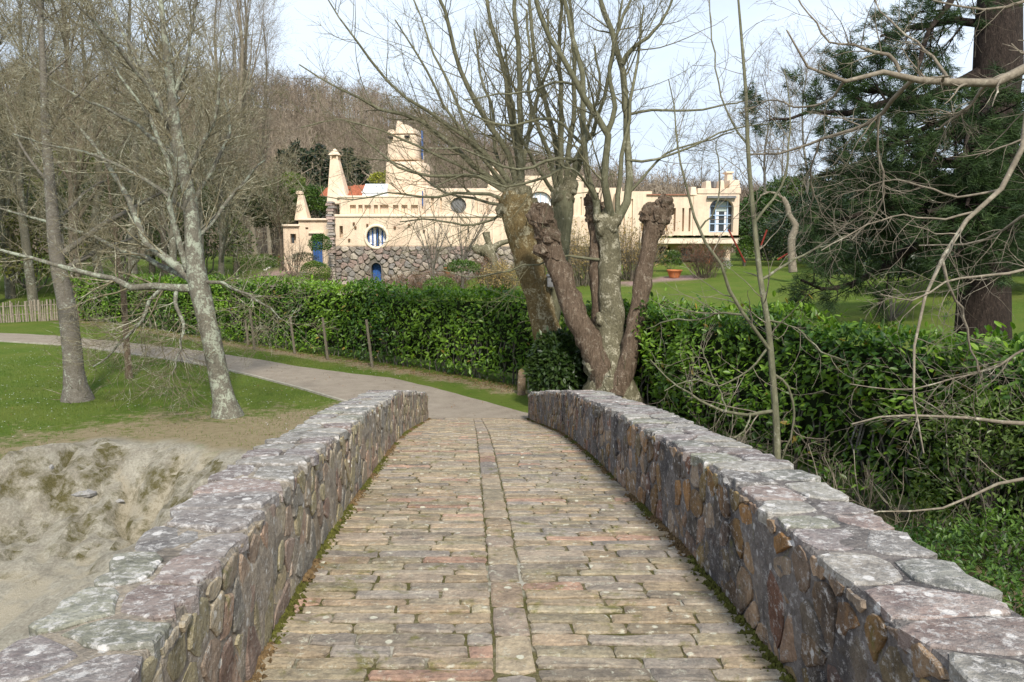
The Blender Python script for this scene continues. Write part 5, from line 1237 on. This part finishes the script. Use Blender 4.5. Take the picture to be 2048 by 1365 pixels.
# ------------------------------------------------------------------ bushes and shrubs
small_m = m_leaf('small_leaf_mat', .4, .4, .25)
def bush(c, r, n, ls, c1, c2, label, cat='shrub', group=None, kind_='small', name='shrub', clump=.35, stem=True, seed=1, spread=.8):
    c = np.array(c,float); r = np.array(r,float); e_ = empty(name, (c[0],c[1],c[2]-r[2]), label, cat, group)
    d = rng.normal(0,1,(n,3)); d /= np.linalg.norm(d,axis=1,keepdims=True); d[:,2] = np.where(d[:,2]<-.6,-d[:,2],d[:,2])
    az = np.arctan2(d[:,1],d[:,0]); f = 1+clump*((fbm(az*1.6+seed,d[:,2]*2.4,3,seed)-.5)*1.6)
    f *= 1-np.minimum(rng.exponential(.12,n),.7)
    C_ = c+d*r*f[:,None]; C_[:,2] = np.maximum(C_[:,2], ground_z(C_[:,0],C_[:,1])+.03)
    t = np.clip(fbm(C_[:,0]*1.5/r[0]+C_[:,1],C_[:,2]*2.5/r[2],3,seed+3)*1.5-.3+rng.normal(0,.2,n),0,1)[:,None]
    V, Fl, cl_, _ = leaves_mesh(C_, d, ls*rng.uniform(.7,1.2,n), np.asarray(c1)+(np.asarray(c2)-np.asarray(c1))*t, kind_, spread)
    add('foliage', V, Fl, small_m, e_, cols=cl_, kind='stuff')
    if stem:
        b = np.array([c[0],c[1],float(ground_z(c[0],c[1]))-.05]); m = 14; tips = c+d[:m]*r*.75; P = b+(tips[:,None]-b)*np.linspace(0,1,6)[None,:,None]; P[:,1:-1] += rng.normal(0,.04,(m,4,3))*r.mean()
        rr = np.tile(np.linspace(.035,.008,6)*max(.3,r[2]*.6),(m,1)); V, Fq = tubes(P, rr, 4); add('stems', V, Fq, bark_grey, e_, kind='stuff')
    return e_
def twigbush(c, w, h, n, mat, label, cat='shrub', group=None, name='bare_shrub', lean=35, leaf=None):
    c = np.array(c,float); e_ = empty(name, c, label, cat, group); a = rng.uniform(0,6.28,n); q = R_(lean)*rng.uniform(0,1,n)**.7
    d = np.stack([np.sin(q)*np.cos(a),np.sin(q)*np.sin(a),np.cos(q)],1); st = c+np.stack([np.cos(a),np.sin(a),0*a],1)*w*.3*rng.uniform(0,1,(n,1)); st[:,2] -= .05
    P = st[:,None]+d[:,None]*(h*rng.uniform(.7,1.1,(n,1,1)))*np.linspace(0,1,7)[None,:,None]; P[:,1:] += np.cumsum(rng.normal(0,.022*h,(n,6,3)),1)
    S_ = (P, np.tile(np.linspace(.014,.005,7),(n,1))*max(1,h*.6)); g1 = grow(*S_, 6, .2, 1, (.3*h,.55*h), (20,55), up=.03, wob=.12, K=5, rf=.6, rmin=.005); g2 = grow(*g1, 4, .2, 1, (.12*h,.28*h), (25,55), wob=.15, K=4, rf=.6, rmin=.004)
    V, Fq = cat_tubes([S_,g1,g2],[4,3,3]); add('twigs', V, Fq, mat, e_, smooth=True, kind='stuff')
    if leaf is not None:
        tp_ = np.concatenate([g2[0][:,-1],g2[0][:,1],g1[0][:,-1]]); V,Fl,cl_,_ = leaves_mesh(tp_, rng.normal(0,1,tp_.shape), leaf[0], np.tile(leaf[1],(len(tp_),1))*rng.uniform(.7,1.3,(len(tp_),1)), 'small'); add('foliage', V, Fl, small_m, e_, cols=cl_, kind='stuff')
    return e_
def gat(px, Y): p = PY(px,500,Y); return np.array([p[0],Y,float(ground_z(p[0],Y))])
def pxb(px, py, wpx, hpx, Y): # centre and radii of something wpx by hpx centred on a pixel
    p = PY(px,py,Y); s = Y*1.0/F; return p, (wpx/2*s, wpx/2*s*.8, hpx/2*s)
def B(px,py,w,h,Y,n,ls,c1,c2,label,**kw):
    c,r = pxb(px,py,w,h,Y); return bush(c,r,n,ls,c1,c2,label,**kw)
gd1, gd2 = (.02,.045,.012), (.055,.10,.02); gm1, gm2 = (.04,.08,.012), (.12,.20,.03); gy1, gy2 = (.10,.14,.02), (.26,.28,.05)
# lower right, between the parapet and the hedge
bush((4.3,6.9,.1),(1.3,1.6,1.15),9000,.060,(.03,.075,.012),(.12,.21,.03),'shrub of small oval leaves close behind the dark parapet, lowest of the right side greenery',seed=3,kind_='laurel')
bush((5.9,5.4,.2),(1.2,1.5,1.3),7000,.060,(.03,.075,.012),(.11,.20,.03),'small leaved shrub at the right edge just above the near coping',seed=4,kind_='laurel')
bush((5.6,8.6,.6),(1.0,1.5,1.5),7000,.062,(.04,.07,.015),(.14,.20,.04),'olive green small leaved shrub in front of the right hedge under drooping pale twigs',seed=5,kind_='laurel')
bush((2.9,10.6,-.2),(.9,1.5,1.0),4000,.065,gd1,gm1,'dark low shrub between the slender sapling and the hedge foot',seed=6,kind_='laurel')
# dark spiky shrub around the feet of the planes
B(1118,738,120,140,17.8,5500,.15,(.018,.040,.010),(.06,.10,.022),'dark fine leaved shrub hiding the foot of the two headed plane',seed=7,spread=1.1)
B(1292,735,110,130,17.9,4500,.14,(.018,.040,.010),(.06,.10,.022),'dark shrub right of the plane with the dead stems, against the hedge',seed=8,spread=1.1)
# garden
B(630,545,62,44,50,5000,.09,(.06,.11,.012),(.17,.25,.03),'clipped dome shaped bright green bush beside the pink drive',seed=9,clump=.08)
B(640,489,44,40,55,2500,.12,gm1,(.09,.20,.03),'round green bush in front of the blue door of the outbuilding',seed=10,clump=.2)
B(606,517,56,22,57,1500,.10,gd1,gm1,'low dark green plants at the foot of the outbuilding wall',seed=11)
B(522,527,80,34,51,2600,.12,(.04,.08,.012),(.13,.19,.03),'low mounded green bush left of the drive kerb',seed=12)
B(582,372,56,50,66,4500,.22,(.07,.13,.015),(.22,.30,.03),'feathery light green bamboo clump behind the outbuilding chimney',seed=13,name='bamboo_clump',cat='bamboo',spread=1.2)
B(618,405,90,62,65,6000,.20,(.03,.07,.012),(.12,.20,.03),'mid green leafy tree between the outbuilding and the tall chimney',seed=14,name='leafy_tree',cat='tree')
B(545,420,90,110,64,6000,.22,(.03,.05,.012),(.10,.13,.03),'olive tree mass left of the outbuilding',seed=15,name='leafy_tree',cat='tree')
B(760,360,40,26,80,800,.3,(.20,.22,.03),(.42,.40,.05),'yellow flowering mimosa showing behind the skylight',seed=16,name='mimosa_tree',cat='tree')
twigbush(gat(585,56.5),1.2,2.6,26,twig_br,'bare reddish brown shrub against the wall of the outbuilding')
twigbush(gat(650,53),1.0,1.6,26,twig_br,'brown bare shrub under the round green bush by the stone pier')
twigbush(gat(590,49),1.4,1.0,30,twig_pale,'low straw coloured shrub left of the clipped dome bush')
twigbush(gat(640,47.5),.9,1.0,30,twig_pale,'upright straw coloured plant in front of the clipped dome bush',lean=12)
twigbush(gat(668,48),.7,.9,20,plain('cream_stem_mat',(.55,.50,.38),.9),'pale cream stemmed plant at the corner of the retaining wall',lean=20)
twigbush(gat(728,51),1.5,1.7,34,twig_pale,'bushy pale twiggy shrub left of the low blue door',leaf=(.07,np.array([.20,.20,.07])))
for px_,Y_,h_,lab in ((790,50,2.0,'reddish twiggy shrub right of the low blue door'),(840,47,1.7,'low brown and red twig shrub behind the middle of the hedge'),(905,48,1.6,'reddish brown shrub between the two slim garden trees'),(975,46,1.8,'straw brown shrub near the mossy stump beside the plane')):
    twigbush(gat(px_,Y_),2.2,h_,44,twig_br,lab,leaf=(.08,np.array([.24,.13,.08])))
for px_,Y_,h_,lab in ((1010,42,1.6,'dry yellowish grass like shrub left of the mottled plane'),(1165,44,3.0,'tall tangled straw brown shrub seen between the planes'),(1265,45,2.9,'tangled straw brown shrub between the plane and leaning dead stem'),(1110,46,2.6,'tangled tan shrub behind the dead stem with knuckles')):
    twigbush(gat(px_,Y_),2.6,h_,60,twig_pale,lab,leaf=(.12,np.array([.34,.24,.10])))
twigbush(gat(1410,44),2.0,1.9,60,twig_br,'round reddish brown shrub on the lawn below the tall window',leaf=(.07,np.array([.22,.08,.05])))
B(1340,520,50,34,48,1600,.12,gd1,gm2,'green bush under the overhanging right wing',seed=17)
B(1448,530,30,26,45,500,.10,(.3,.3,.3),(.5,.5,.5),'small grey white leaved shrub right of the reddish shrub',seed=18)
B(880,575,70,40,41,1800,.10,(.05,.11,.015),(.15,.24,.03),'fresh green bush rising just behind the hedge below the house',seed=19)
for a,b,w,h,Y_,lab in ((925,535,70,24,44,'patch of green iris leaves near the round terracotta urn'),(1490,500,34,50,50,'light green young conifer right of the wing'),):
    B(a,b,w,h,Y_,1200,.16,gm1,gm2,lab,seed=int(a),spread=.5)
# mossy stump with pale arms
sx_ = gat(985,46); tt = px_line([(990,560,26),(985,520,24),(978,505,28),(965,498,30)],46,10)
tree('old mossy pollarded stump with thick knotty arms in front of the rubble base','tree stump',tt,[px_line([(980,505,16),(995,490,12),(1020,482,9),(1035,478,5)],46,8),px_line([(985,500,12),(975,480,12),(972,465,16)],46,8),px_line([(970,500,20),(955,500,18),(948,492,14)],46,8)],[],bark_plane,bark_plane,twig_pale,name='tree_stump',gnarl=.4)
# two slim garden trees before the house
for px_,Y_,lab in ((864,47,'slim vase shaped garden tree right of the round window'),(925,47,'slim upright garden tree in front of the grey round vent')):
    g0 = gat(px_,Y_); tt = resample(np.array([g0,g0+[0,0,1.2],g0+[.05,0,2.2]]),np.array([.09,.07,.05]),8); l1 = grow(tt[0][None],tt[1][None],9,.5,1,(3.0,4.6),(12,35),up=.02,wob=.05,K=8,rf=.7,rmin=.02,taper=.1)
    g1 = grow(*l1,9,.1,1,(.6,1.6),(20,45),up=.05,wob=.1,K=6,rf=.5,rmin=.009); g2 = grow(*g1,4,.1,1,(.3,.7),(20,45),wob=.12,K=4,rf=.6,rmin=.007)
    tree(lab,'tree',tt,[(l1[0][i],l1[1][i]) for i in range(9)],[g1,g2],bark_grey,bark_grey,twig_br,name='garden_tree')
# red poles beyond the wing
red_m = plain('red_paint_mat',(.20,.03,.02),.7,.2)
for a0,b0,a1,b1,lab in ((1490,525,1457,460,'thin dark red pole leaning left beside the wing corner'),(1522,492,1534,460,'short red pole leaning right beside the slender sapling'),(1555,520,1580,505,'fallen red pole lying by the dark bushes')):
    MB().cyl(PY(a0,b0,46),PY(a1,b1,46),.05,.05,8).build('red_pole',red_m,label=lab,cat='pole')

# ------------------------------------------------------------------ background trees and woods
def bgtree(px, Y, top_py, lab, mat, w=1.0, n=13, lean=0., up=.05, ang=(20,50), name='bare_tree', group=None, nm=9, tw=1.0, z=None):
    g0 = gat(px,Y); g0[2] -= .1; ht = float(PY(px,top_py,Y)[2])-g0[2]
    pts = [g0+np.array([lean*ht*t+rng.normal(0,.012*ht)*(t>0), rng.normal(0,.01*ht)*(t>0), ht*t]) for t in (0,.2,.4,.6,.8,1)]; tt = resample(np.array(pts), np.array([.016,.013,.011,.008,.005,.002])*ht*w, 14)
    l1 = grow(tt[0][None],tt[1][None],n,.18,.95,(.30*ht,.48*ht),ang,up=up,wob=.07,K=8,rf=.5,rmin=.015,taper=.45); g1 = grow(*l1,nm,.1,1,(.10*ht,.22*ht),(20,50),up=.03,wob=.12,K=6,rf=.5,rmin=.009*tw); g2 = grow(*g1,6,.1,1,(.05*ht,.12*ht),(20,55),wob=.15,K=4,rf=.6,rmin=.0065*tw); g3 = grow(*g2,2,.1,1,(.03*ht,.06*ht),(20,55),wob=.15,K=3,rf=.7,rmin=.0055*tw)
    g2 = (g2[0],g2[1]*1.25); g3 = (g3[0],g3[1]*1.3)
    return tree(lab,'tree',tt,[(l1[0][i],l1[1][i]) for i in range(len(l1[0]))],[g1,g2,g3],mat,mat,twig_br if mat is bark_grey else (twig_pale if mat is twig_pale else twig_ol),name=name,sides=(8,5,3,1,1),group=group)
bark_bg = m_bark('far_bark_mat', (.15,.135,.10),(.24,.22,.165),(.33,.34,.27), 6, .5, .6); bark_bg2 = m_bark('far_brown_bark_mat', (.14,.11,.08),(.22,.18,.135),(.28,.27,.2), 6, .5, .3)
G1 = 'bare trees behind the left hedge'
BL = [(-90,38,-60),(14,46,-60),(60,42,-60),(150,38,-150),(205,47,-20),(265,40,-60),(330,45,140),(395,50,120),(440,41,170),(30,52,60),(300,55,120),(120,56,100),(560,60,310),(470,56,260),(350,34,60),(-20,44,-40)]
BT = ['leaning grey','many branched olive','slender brown','tall forked','thin pale','dense twiggy','low spreading','short brown','tall mossy','broad crowned','crooked','narrow','small twiggy','light brown','straight lichened','dark stemmed']
BW = ['at the left edge behind the picket fence','rising straight behind the picket fence','between the picket fence and grey ringed trunk','behind the grey ringed trunk','just right of the grey ringed trunk','behind the thin dark stemmed tree','behind the long low limb','behind the lichened trunk','right of the lichened trunk, near the car','far back at the left edge','far back above the low limb','far back above the grey ringed trunk','left of the outbuilding','right of the car before the drive','close behind the hedge near the lichened trunk','over the left lawn behind the path']
for j,((a,y_,t_),b1_,w1_) in enumerate(zip(BL,BT,BW)):
    bgtree(a,y_,t_,f'{b1_} bare tree {w1_}', bark_bg if j%3 else bark_bg2, group=G1, n=16, nm=12, lean=rng.uniform(-.06,.04), tw=1.3)
G2 = 'upright poplars left of the tower'
for a,y_,t_,lab in ((486,72,-190,'tall pale poplar with many upright stems, thickest of its clump'),(510,74,-120,'tall upright poplar just right of the thickest one'),(540,80,30,'shorter thin poplar at the right of the clump'),(462,76,-60,'upright poplar left of the thickest one')):
    bgtree(a,y_,t_,lab,twig_pale,w=.6,n=20,up=.16,ang=(10,26),name='poplar',group=G2,nm=8)
G3 = 'bare trees beyond the right wing'
for a,y_,t_,lab in ((1520,60,150,'thin bare tree just beyond the wing chimney'),(1600,56,120,'bare twiggy tree above the pale dead trunk'),(1560,75,230,'small brown tree between the wing and the dead trunk'),(1680,62,170,'bare tree behind the dark shrubs left of the pine'),(1400,90,285,'low bare tree showing above the wing roof'),(1760,66,210,'twiggy tree seen through the pine boughs')):
    bgtree(a,y_,t_,lab,bark_grey,w=.7,n=14,group=G3)
tt = px_line([(1586,545,17),(1583,505,15),(1585,470,15),(1592,455,13),(1578,430,11),(1574,410,11),(1566,395,7)],40,14); l1 = [px_line([(1574,415,8),(1560,392,6),(1540,385,4),(1520,392,3)],40,8)]
tree('pale dead leaning trunk standing out against the dark bushes','dead tree',tt,l1,[grow(*stackL(l1,8),6,.1,1,(.4,1.0),(30,60),K=5,rmin=.01)],twig_pale,twig_pale,twig_pale,name='dead_tree')
# evergreen masses
EV = [(60,500,260,170,48,7000,.26,(.05,.06,.015),(.20,.20,.04),'olive and yellow evergreen thicket behind the picket fence'),
(230,440,260,180,54,7000,.28,(.025,.045,.012),(.10,.13,.03),'dark green thicket behind the grey ringed trunk'),
(400,470,190,170,55,6000,.26,(.03,.05,.014),(.11,.14,.03),'dark green bushes around the parked car'),
(470,400,150,110,62,4500,.28,(.03,.045,.014),(.09,.11,.03),'brownish green trees above the parked car'),
(120,380,220,130,66,6000,.34,(.07,.085,.02),(.24,.24,.05),'yellow green trees far back above the left thicket'),
(320,350,240,130,70,6000,.36,(.04,.06,.018),(.14,.16,.04),'olive treetops far back behind the lichened tree'),
(-40,400,200,200,50,5000,.30,(.03,.05,.014),(.12,.14,.03),'dark evergreen at the left edge')]
for a,b,w,h,Y_,n_,ls,c1,c2,lab in EV: B(a,b,w,h,Y_,n_,ls,c1,c2,lab,seed=int(a+b),name='thicket',cat='bushes',clump=.6,group=None)
EVR = [(1540,458,130,130,58,6500,.20,(.018,.045,.010),(.06,.12,.025),'dark green bush close to the wing corner'),
(1650,468,210,140,50,8000,.19,(.010,.026,.008),(.035,.06,.018),'very dark evergreen bush behind the pale dead trunk'),
(1600,395,130,70,64,3500,.22,(.03,.06,.015),(.10,.15,.03),'mid green treetops between the wing and the pine'),
(1720,380,160,90,60,4500,.22,(.03,.045,.02),(.08,.10,.05),'greyish green trees left of the pine boughs'),
(1800,430,230,150,42,8000,.18,(.012,.028,.008),(.05,.085,.02),'dark evergreen mass behind the pine boughs'),
(1960,500,280,130,34,8000,.16,(.010,.018,.008),(.035,.045,.016),'dark brownish shrubs behind the pine trunk'),
(1790,505,260,130,29,12000,.12,(.010,.024,.008),(.035,.060,.020),'dark low evergreen drooping over the lawn left of the pine'),
(2080,420,160,260,38,6000,.18,(.012,.026,.010),(.04,.07,.02),'tall dark evergreen at the right edge behind the pine')]
for a,b,w,h,Y_,n_,ls,c1,c2,lab in EVR: B(a,b,w*1.15,h*1.1,Y_,int(n_*1.8),ls*1.2,c1,c2,lab,seed=int(a+b),name='evergreen_bush',cat='bushes',clump=.5,spread=1.0)
for (bx,by,h_,lab) in ((4.5,9.6,1.9,'bramble with arching bare canes in front of the hedge, right of the slender sapling'),(3.3,12.6,1.7,'bare pale canes left of the slender sapling before the hedge'),(5.7,9.2,2.3,'tall bare canes rising through the right hedge below the pine')):
    twigbush((bx,by,float(ground_z(bx,by))),1.2,h_,13,twig_pale,lab,lean=60,cat='bramble',name='bramble')
# wooded hillside
n = 7200; hx_ = rng.uniform(-165,150,n); hy_ = 82+rng.uniform(0,1,n)**1.0*142
keep = (hx_/hy_>-.72)&(hx_/hy_<.70)&~((hx_/hy_<-.33)&(rng.random(n)<.45)); hx_, hy_ = hx_[keep], hy_[keep]; n = len(hx_); hz_ = ground_z(hx_,hy_)
Hh = rng.uniform(5,9.5,n)*np.where(hx_>25,.7,1); P = np.stack([hx_,hy_,hz_-.3],1)[:,None]+np.array([0,0,1.])*(Hh[:,None]*np.array([0,.5,1.]))[...,None]
P[:,1:] += rng.normal(0,.35,(n,2,3)); Rr = np.array([.09,.06,.02])[None]*np.ones((n,1))
g1 = grow(P,Rr,11,.12,1,(1.8,3.9),(25,65),up=.1,K=2,rf=.6,rmin=.040,taper=.3); g2 = grow(*g1,3,.2,1,(.9,2.1),(20,60),up=.06,K=2,rf=.7,rmin=.034); g3 = grow(*g2,2,.2,1,(.5,1.3),(20,60),K=2,rf=.8,rmin=.030)
tn_ = np.clip(fbm(hx_*.05,hy_*.05,3,90)*1.8-.4,0,1); tc1 = np.array([.135,.100,.075])+(np.array([.25,.205,.155])-np.array([.135,.100,.075]))*tn_[:,None]; tc1 *= rng.uniform(.7,1.3,(n,1))
grn = rng.random(n)<.05; tc1[grn] = np.array([.07,.085,.03])
V, Fq = cat_tubes([(P,Rr),g1,g2,g3],[3,1,1,1]); cc = np.concatenate([np.repeat(tc1,9,0),np.repeat(tc1,33,0),np.repeat(tc1,99,0),np.repeat(tc1,198,0)])
add('hillside_woods', V, Fq, m_attr('wood_mat',.95,0,1,.05,.1), cols=cc, origin=(0,150,0), kind='stuff')
# conifers low on the hill behind the tower
G4 = 'dark conifers at the foot of the hill'
for j,(a,t_,Y_) in enumerate([(575,300,84),(598,285,88),(622,300,86),(648,290,90),(676,305,87),(702,298,92),(730,318,88)]):
    g0 = gat(a,Y_); ht = float(PY(a,t_,Y_)[2])-g0[2]; e_ = empty('conifer', g0, ['dark conifer above the bamboo clump','dark conifer above the outbuilding chimney','dark conifer over the leafy tree','dark conifer just left of the tall chimney top','dark conifer right of the tall chimney','dark conifer above the tiled roof','dark conifer left of the tower'][j], 'tree', G4)
    add('trunk', *tubes(np.array([[g0,g0+[0,0,ht*.6],g0+[0,0,ht]]]),np.array([[.22,.15,.04]]),6), bark_pine, e_)
    m = 900; v = rng.uniform(.35,1,m); rr = (1.02-v)*ht*.28*rng.uniform(.5,1,m)+.2; th = rng.uniform(0,6.28,m); d = np.stack([np.cos(th),np.sin(th),-.2+0*th],1)
    C_ = g0+np.stack([np.cos(th)*rr,np.sin(th)*rr,v*ht],1); V,Fl,cl_,_ = leaves_mesh(C_,d,.55,np.tile((.018,.032,.014),(m,1))*rng.uniform(.6,1.6,(m,1)),'small',.5); add('crown',V,Fl,small_m,e_,cols=cl_,kind='stuff')

# ------------------------------------------------------------------ grass, daisies, fallen leaves
n = 110000; x = rng.uniform(-16,-1.2,n); y = 11+rng.uniform(0,1,n)**1.3*22
pd = -pl_dist(x,y,HALL); e = bank_y(x)-y+.35*(fbm(x*.9,y*.3,3,31)-.5); dr0 = sstep(5.5,.2,-e)*.75
inpath = np.zeros(n,bool); cA = A[::4]; cB = B_ if False else None
mid = (A+B if False else None)
PM = (up[:8]+lo[:8])/2
wpath = np.interp(x, PM[:,0], np.linalg.norm(up[:8]-lo[:8],axis=1)/2); dr0 = np.maximum(dr0, .55*np.exp(-((x+3.4)/2.4)**2-((y-16.2)/3.2)**2))
def in_poly(x,y,P):
    r = np.zeros(len(x),bool); j = len(P)-1
    for i_ in range(len(P)):
        xi,yi = P[i_]; xj,yj = P[j]; c = ((yi>y)!=(yj>y))&(x<(xj-xi)*(y-yi)/(yj-yi+1e-12)+xi); r ^= c; j = i_
    return r
pathpoly = np.concatenate([up, lo[::-1]]); ok = (~in_poly(x,y,pathpoly))&(pd>.75)&(e<-.1)&(x<XL(y)-.45)
ok &= rng.random(n) > np.clip(dr0*1.1+.35*(fbm(x*1.6,y*1.6,4,60)>.55)*(dr0>.1),0,.93)
x,y = x[ok],y[ok]; n = len(x); z = ground_z(x,y); an = rng.uniform(0,6.28,n); hh = rng.uniform(.025,.065,n); ww = .006
P0 = np.stack([x,y,z-.005],1); s = np.stack([np.cos(an),np.sin(an),0*an],1); tipv = P0+np.stack([rng.normal(0,.02,n),rng.normal(0,.02,n),hh],1)
V = np.stack([P0-s*ww,P0+s*ww,tipv],1).reshape(-1,3); cg = np.array([.055,.11,.012])+(np.array([.17,.21,.04])-np.array([.055,.11,.012]))*np.clip(fbm(x*.8,y*.8,3,61)*1.2-.1+rng.normal(0,.2,n),0,1)[:,None]
tag(add('grass', V, np.arange(n*3).reshape(-1,3), small_m, cols=np.repeat(cg,3,0), origin=(-8,18,0), kind='stuff'), 'short green turf on the lawn left of the bridge', 'grass')
n = 1500; x = rng.uniform(-18,-3,n); y = rng.uniform(14,34,n); ok = (~in_poly(x,y,pathpoly))&(-pl_dist(x,y,HALL)>.8)&(bank_y(x)-y<-1.2)&(vnoise(x*.7,y*.7,70)>.42); x,y = x[ok],y[ok]; n=len(x)
C_ = np.stack([x,y,ground_z(x,y)+.055],1); a6 = np.arange(6)*math.pi/3; V = (C_[:,None]+.013*np.stack([np.cos(a6),np.sin(a6),0*a6],1)[None]).reshape(-1,3)
tag(add('daisies', V, np.arange(n*6).reshape(-1,6), plain('petal_mat',(.8,.8,.78),.8), origin=(-8,18,0), kind='stuff'), 'tiny white daisies scattered over the lawn', 'flowers')
n = 1500; x = rng.uniform(-13,1.2,n); y = rng.uniform(12,29,n); ok = (bank_y(x)-y<-.3)&(-pl_dist(x,y,HALL)>.3)&((x<XL(y)-.5)|(y>16.6)); x,y = x[ok],y[ok]; z = ground_z(x,y)+np.where(in_poly(x,y,pathpoly),.045,.03)
C_ = np.stack([x,y,z],1); V,Fl,cl_,_ = leaves_mesh(C_,np.tile((0,0,1.),(len(x),1)),.045,np.tile((.19,.12,.06),(len(x),1))*rng.uniform(.5,1.6,(len(x),1)),'small',.9)
tag(add('fallen_leaves', V, Fl, litter_mat, cols=cl_, origin=(-6,20,0), kind='stuff'), 'scattered brown fallen leaves on the path and lawn', 'leaves')
# dead leaves at the hedge foot, on the path verge and on the deck
n = 5200; s = rng.uniform(0,1,n)**1.4; Dh = np.r_[0,np.cumsum(np.linalg.norm(np.diff(HL,axis=0),axis=1))]; s = s*Dh[-1]; x = np.interp(s,Dh,HL[:,0])+rng.normal(-.1,.35,n); y = np.interp(s,Dh,HL[:,1])-np.abs(rng.normal(0,.35,n))+.1
C_ = np.stack([x,y,ground_z(x,y)+.012],1); V,Fl,cl_,_ = leaves_mesh(C_,np.tile((0,0,1.),(n,1)),.05,np.tile((.17,.10,.05),(n,1))*rng.uniform(.5,1.6,(n,1)),'small',.9)
tag(add('fallen_leaves', V, Fl, litter_mat, cols=cl_, origin=(-8,25,0), kind='stuff'), 'brown fallen leaves along the foot of the long hedge', 'leaves')
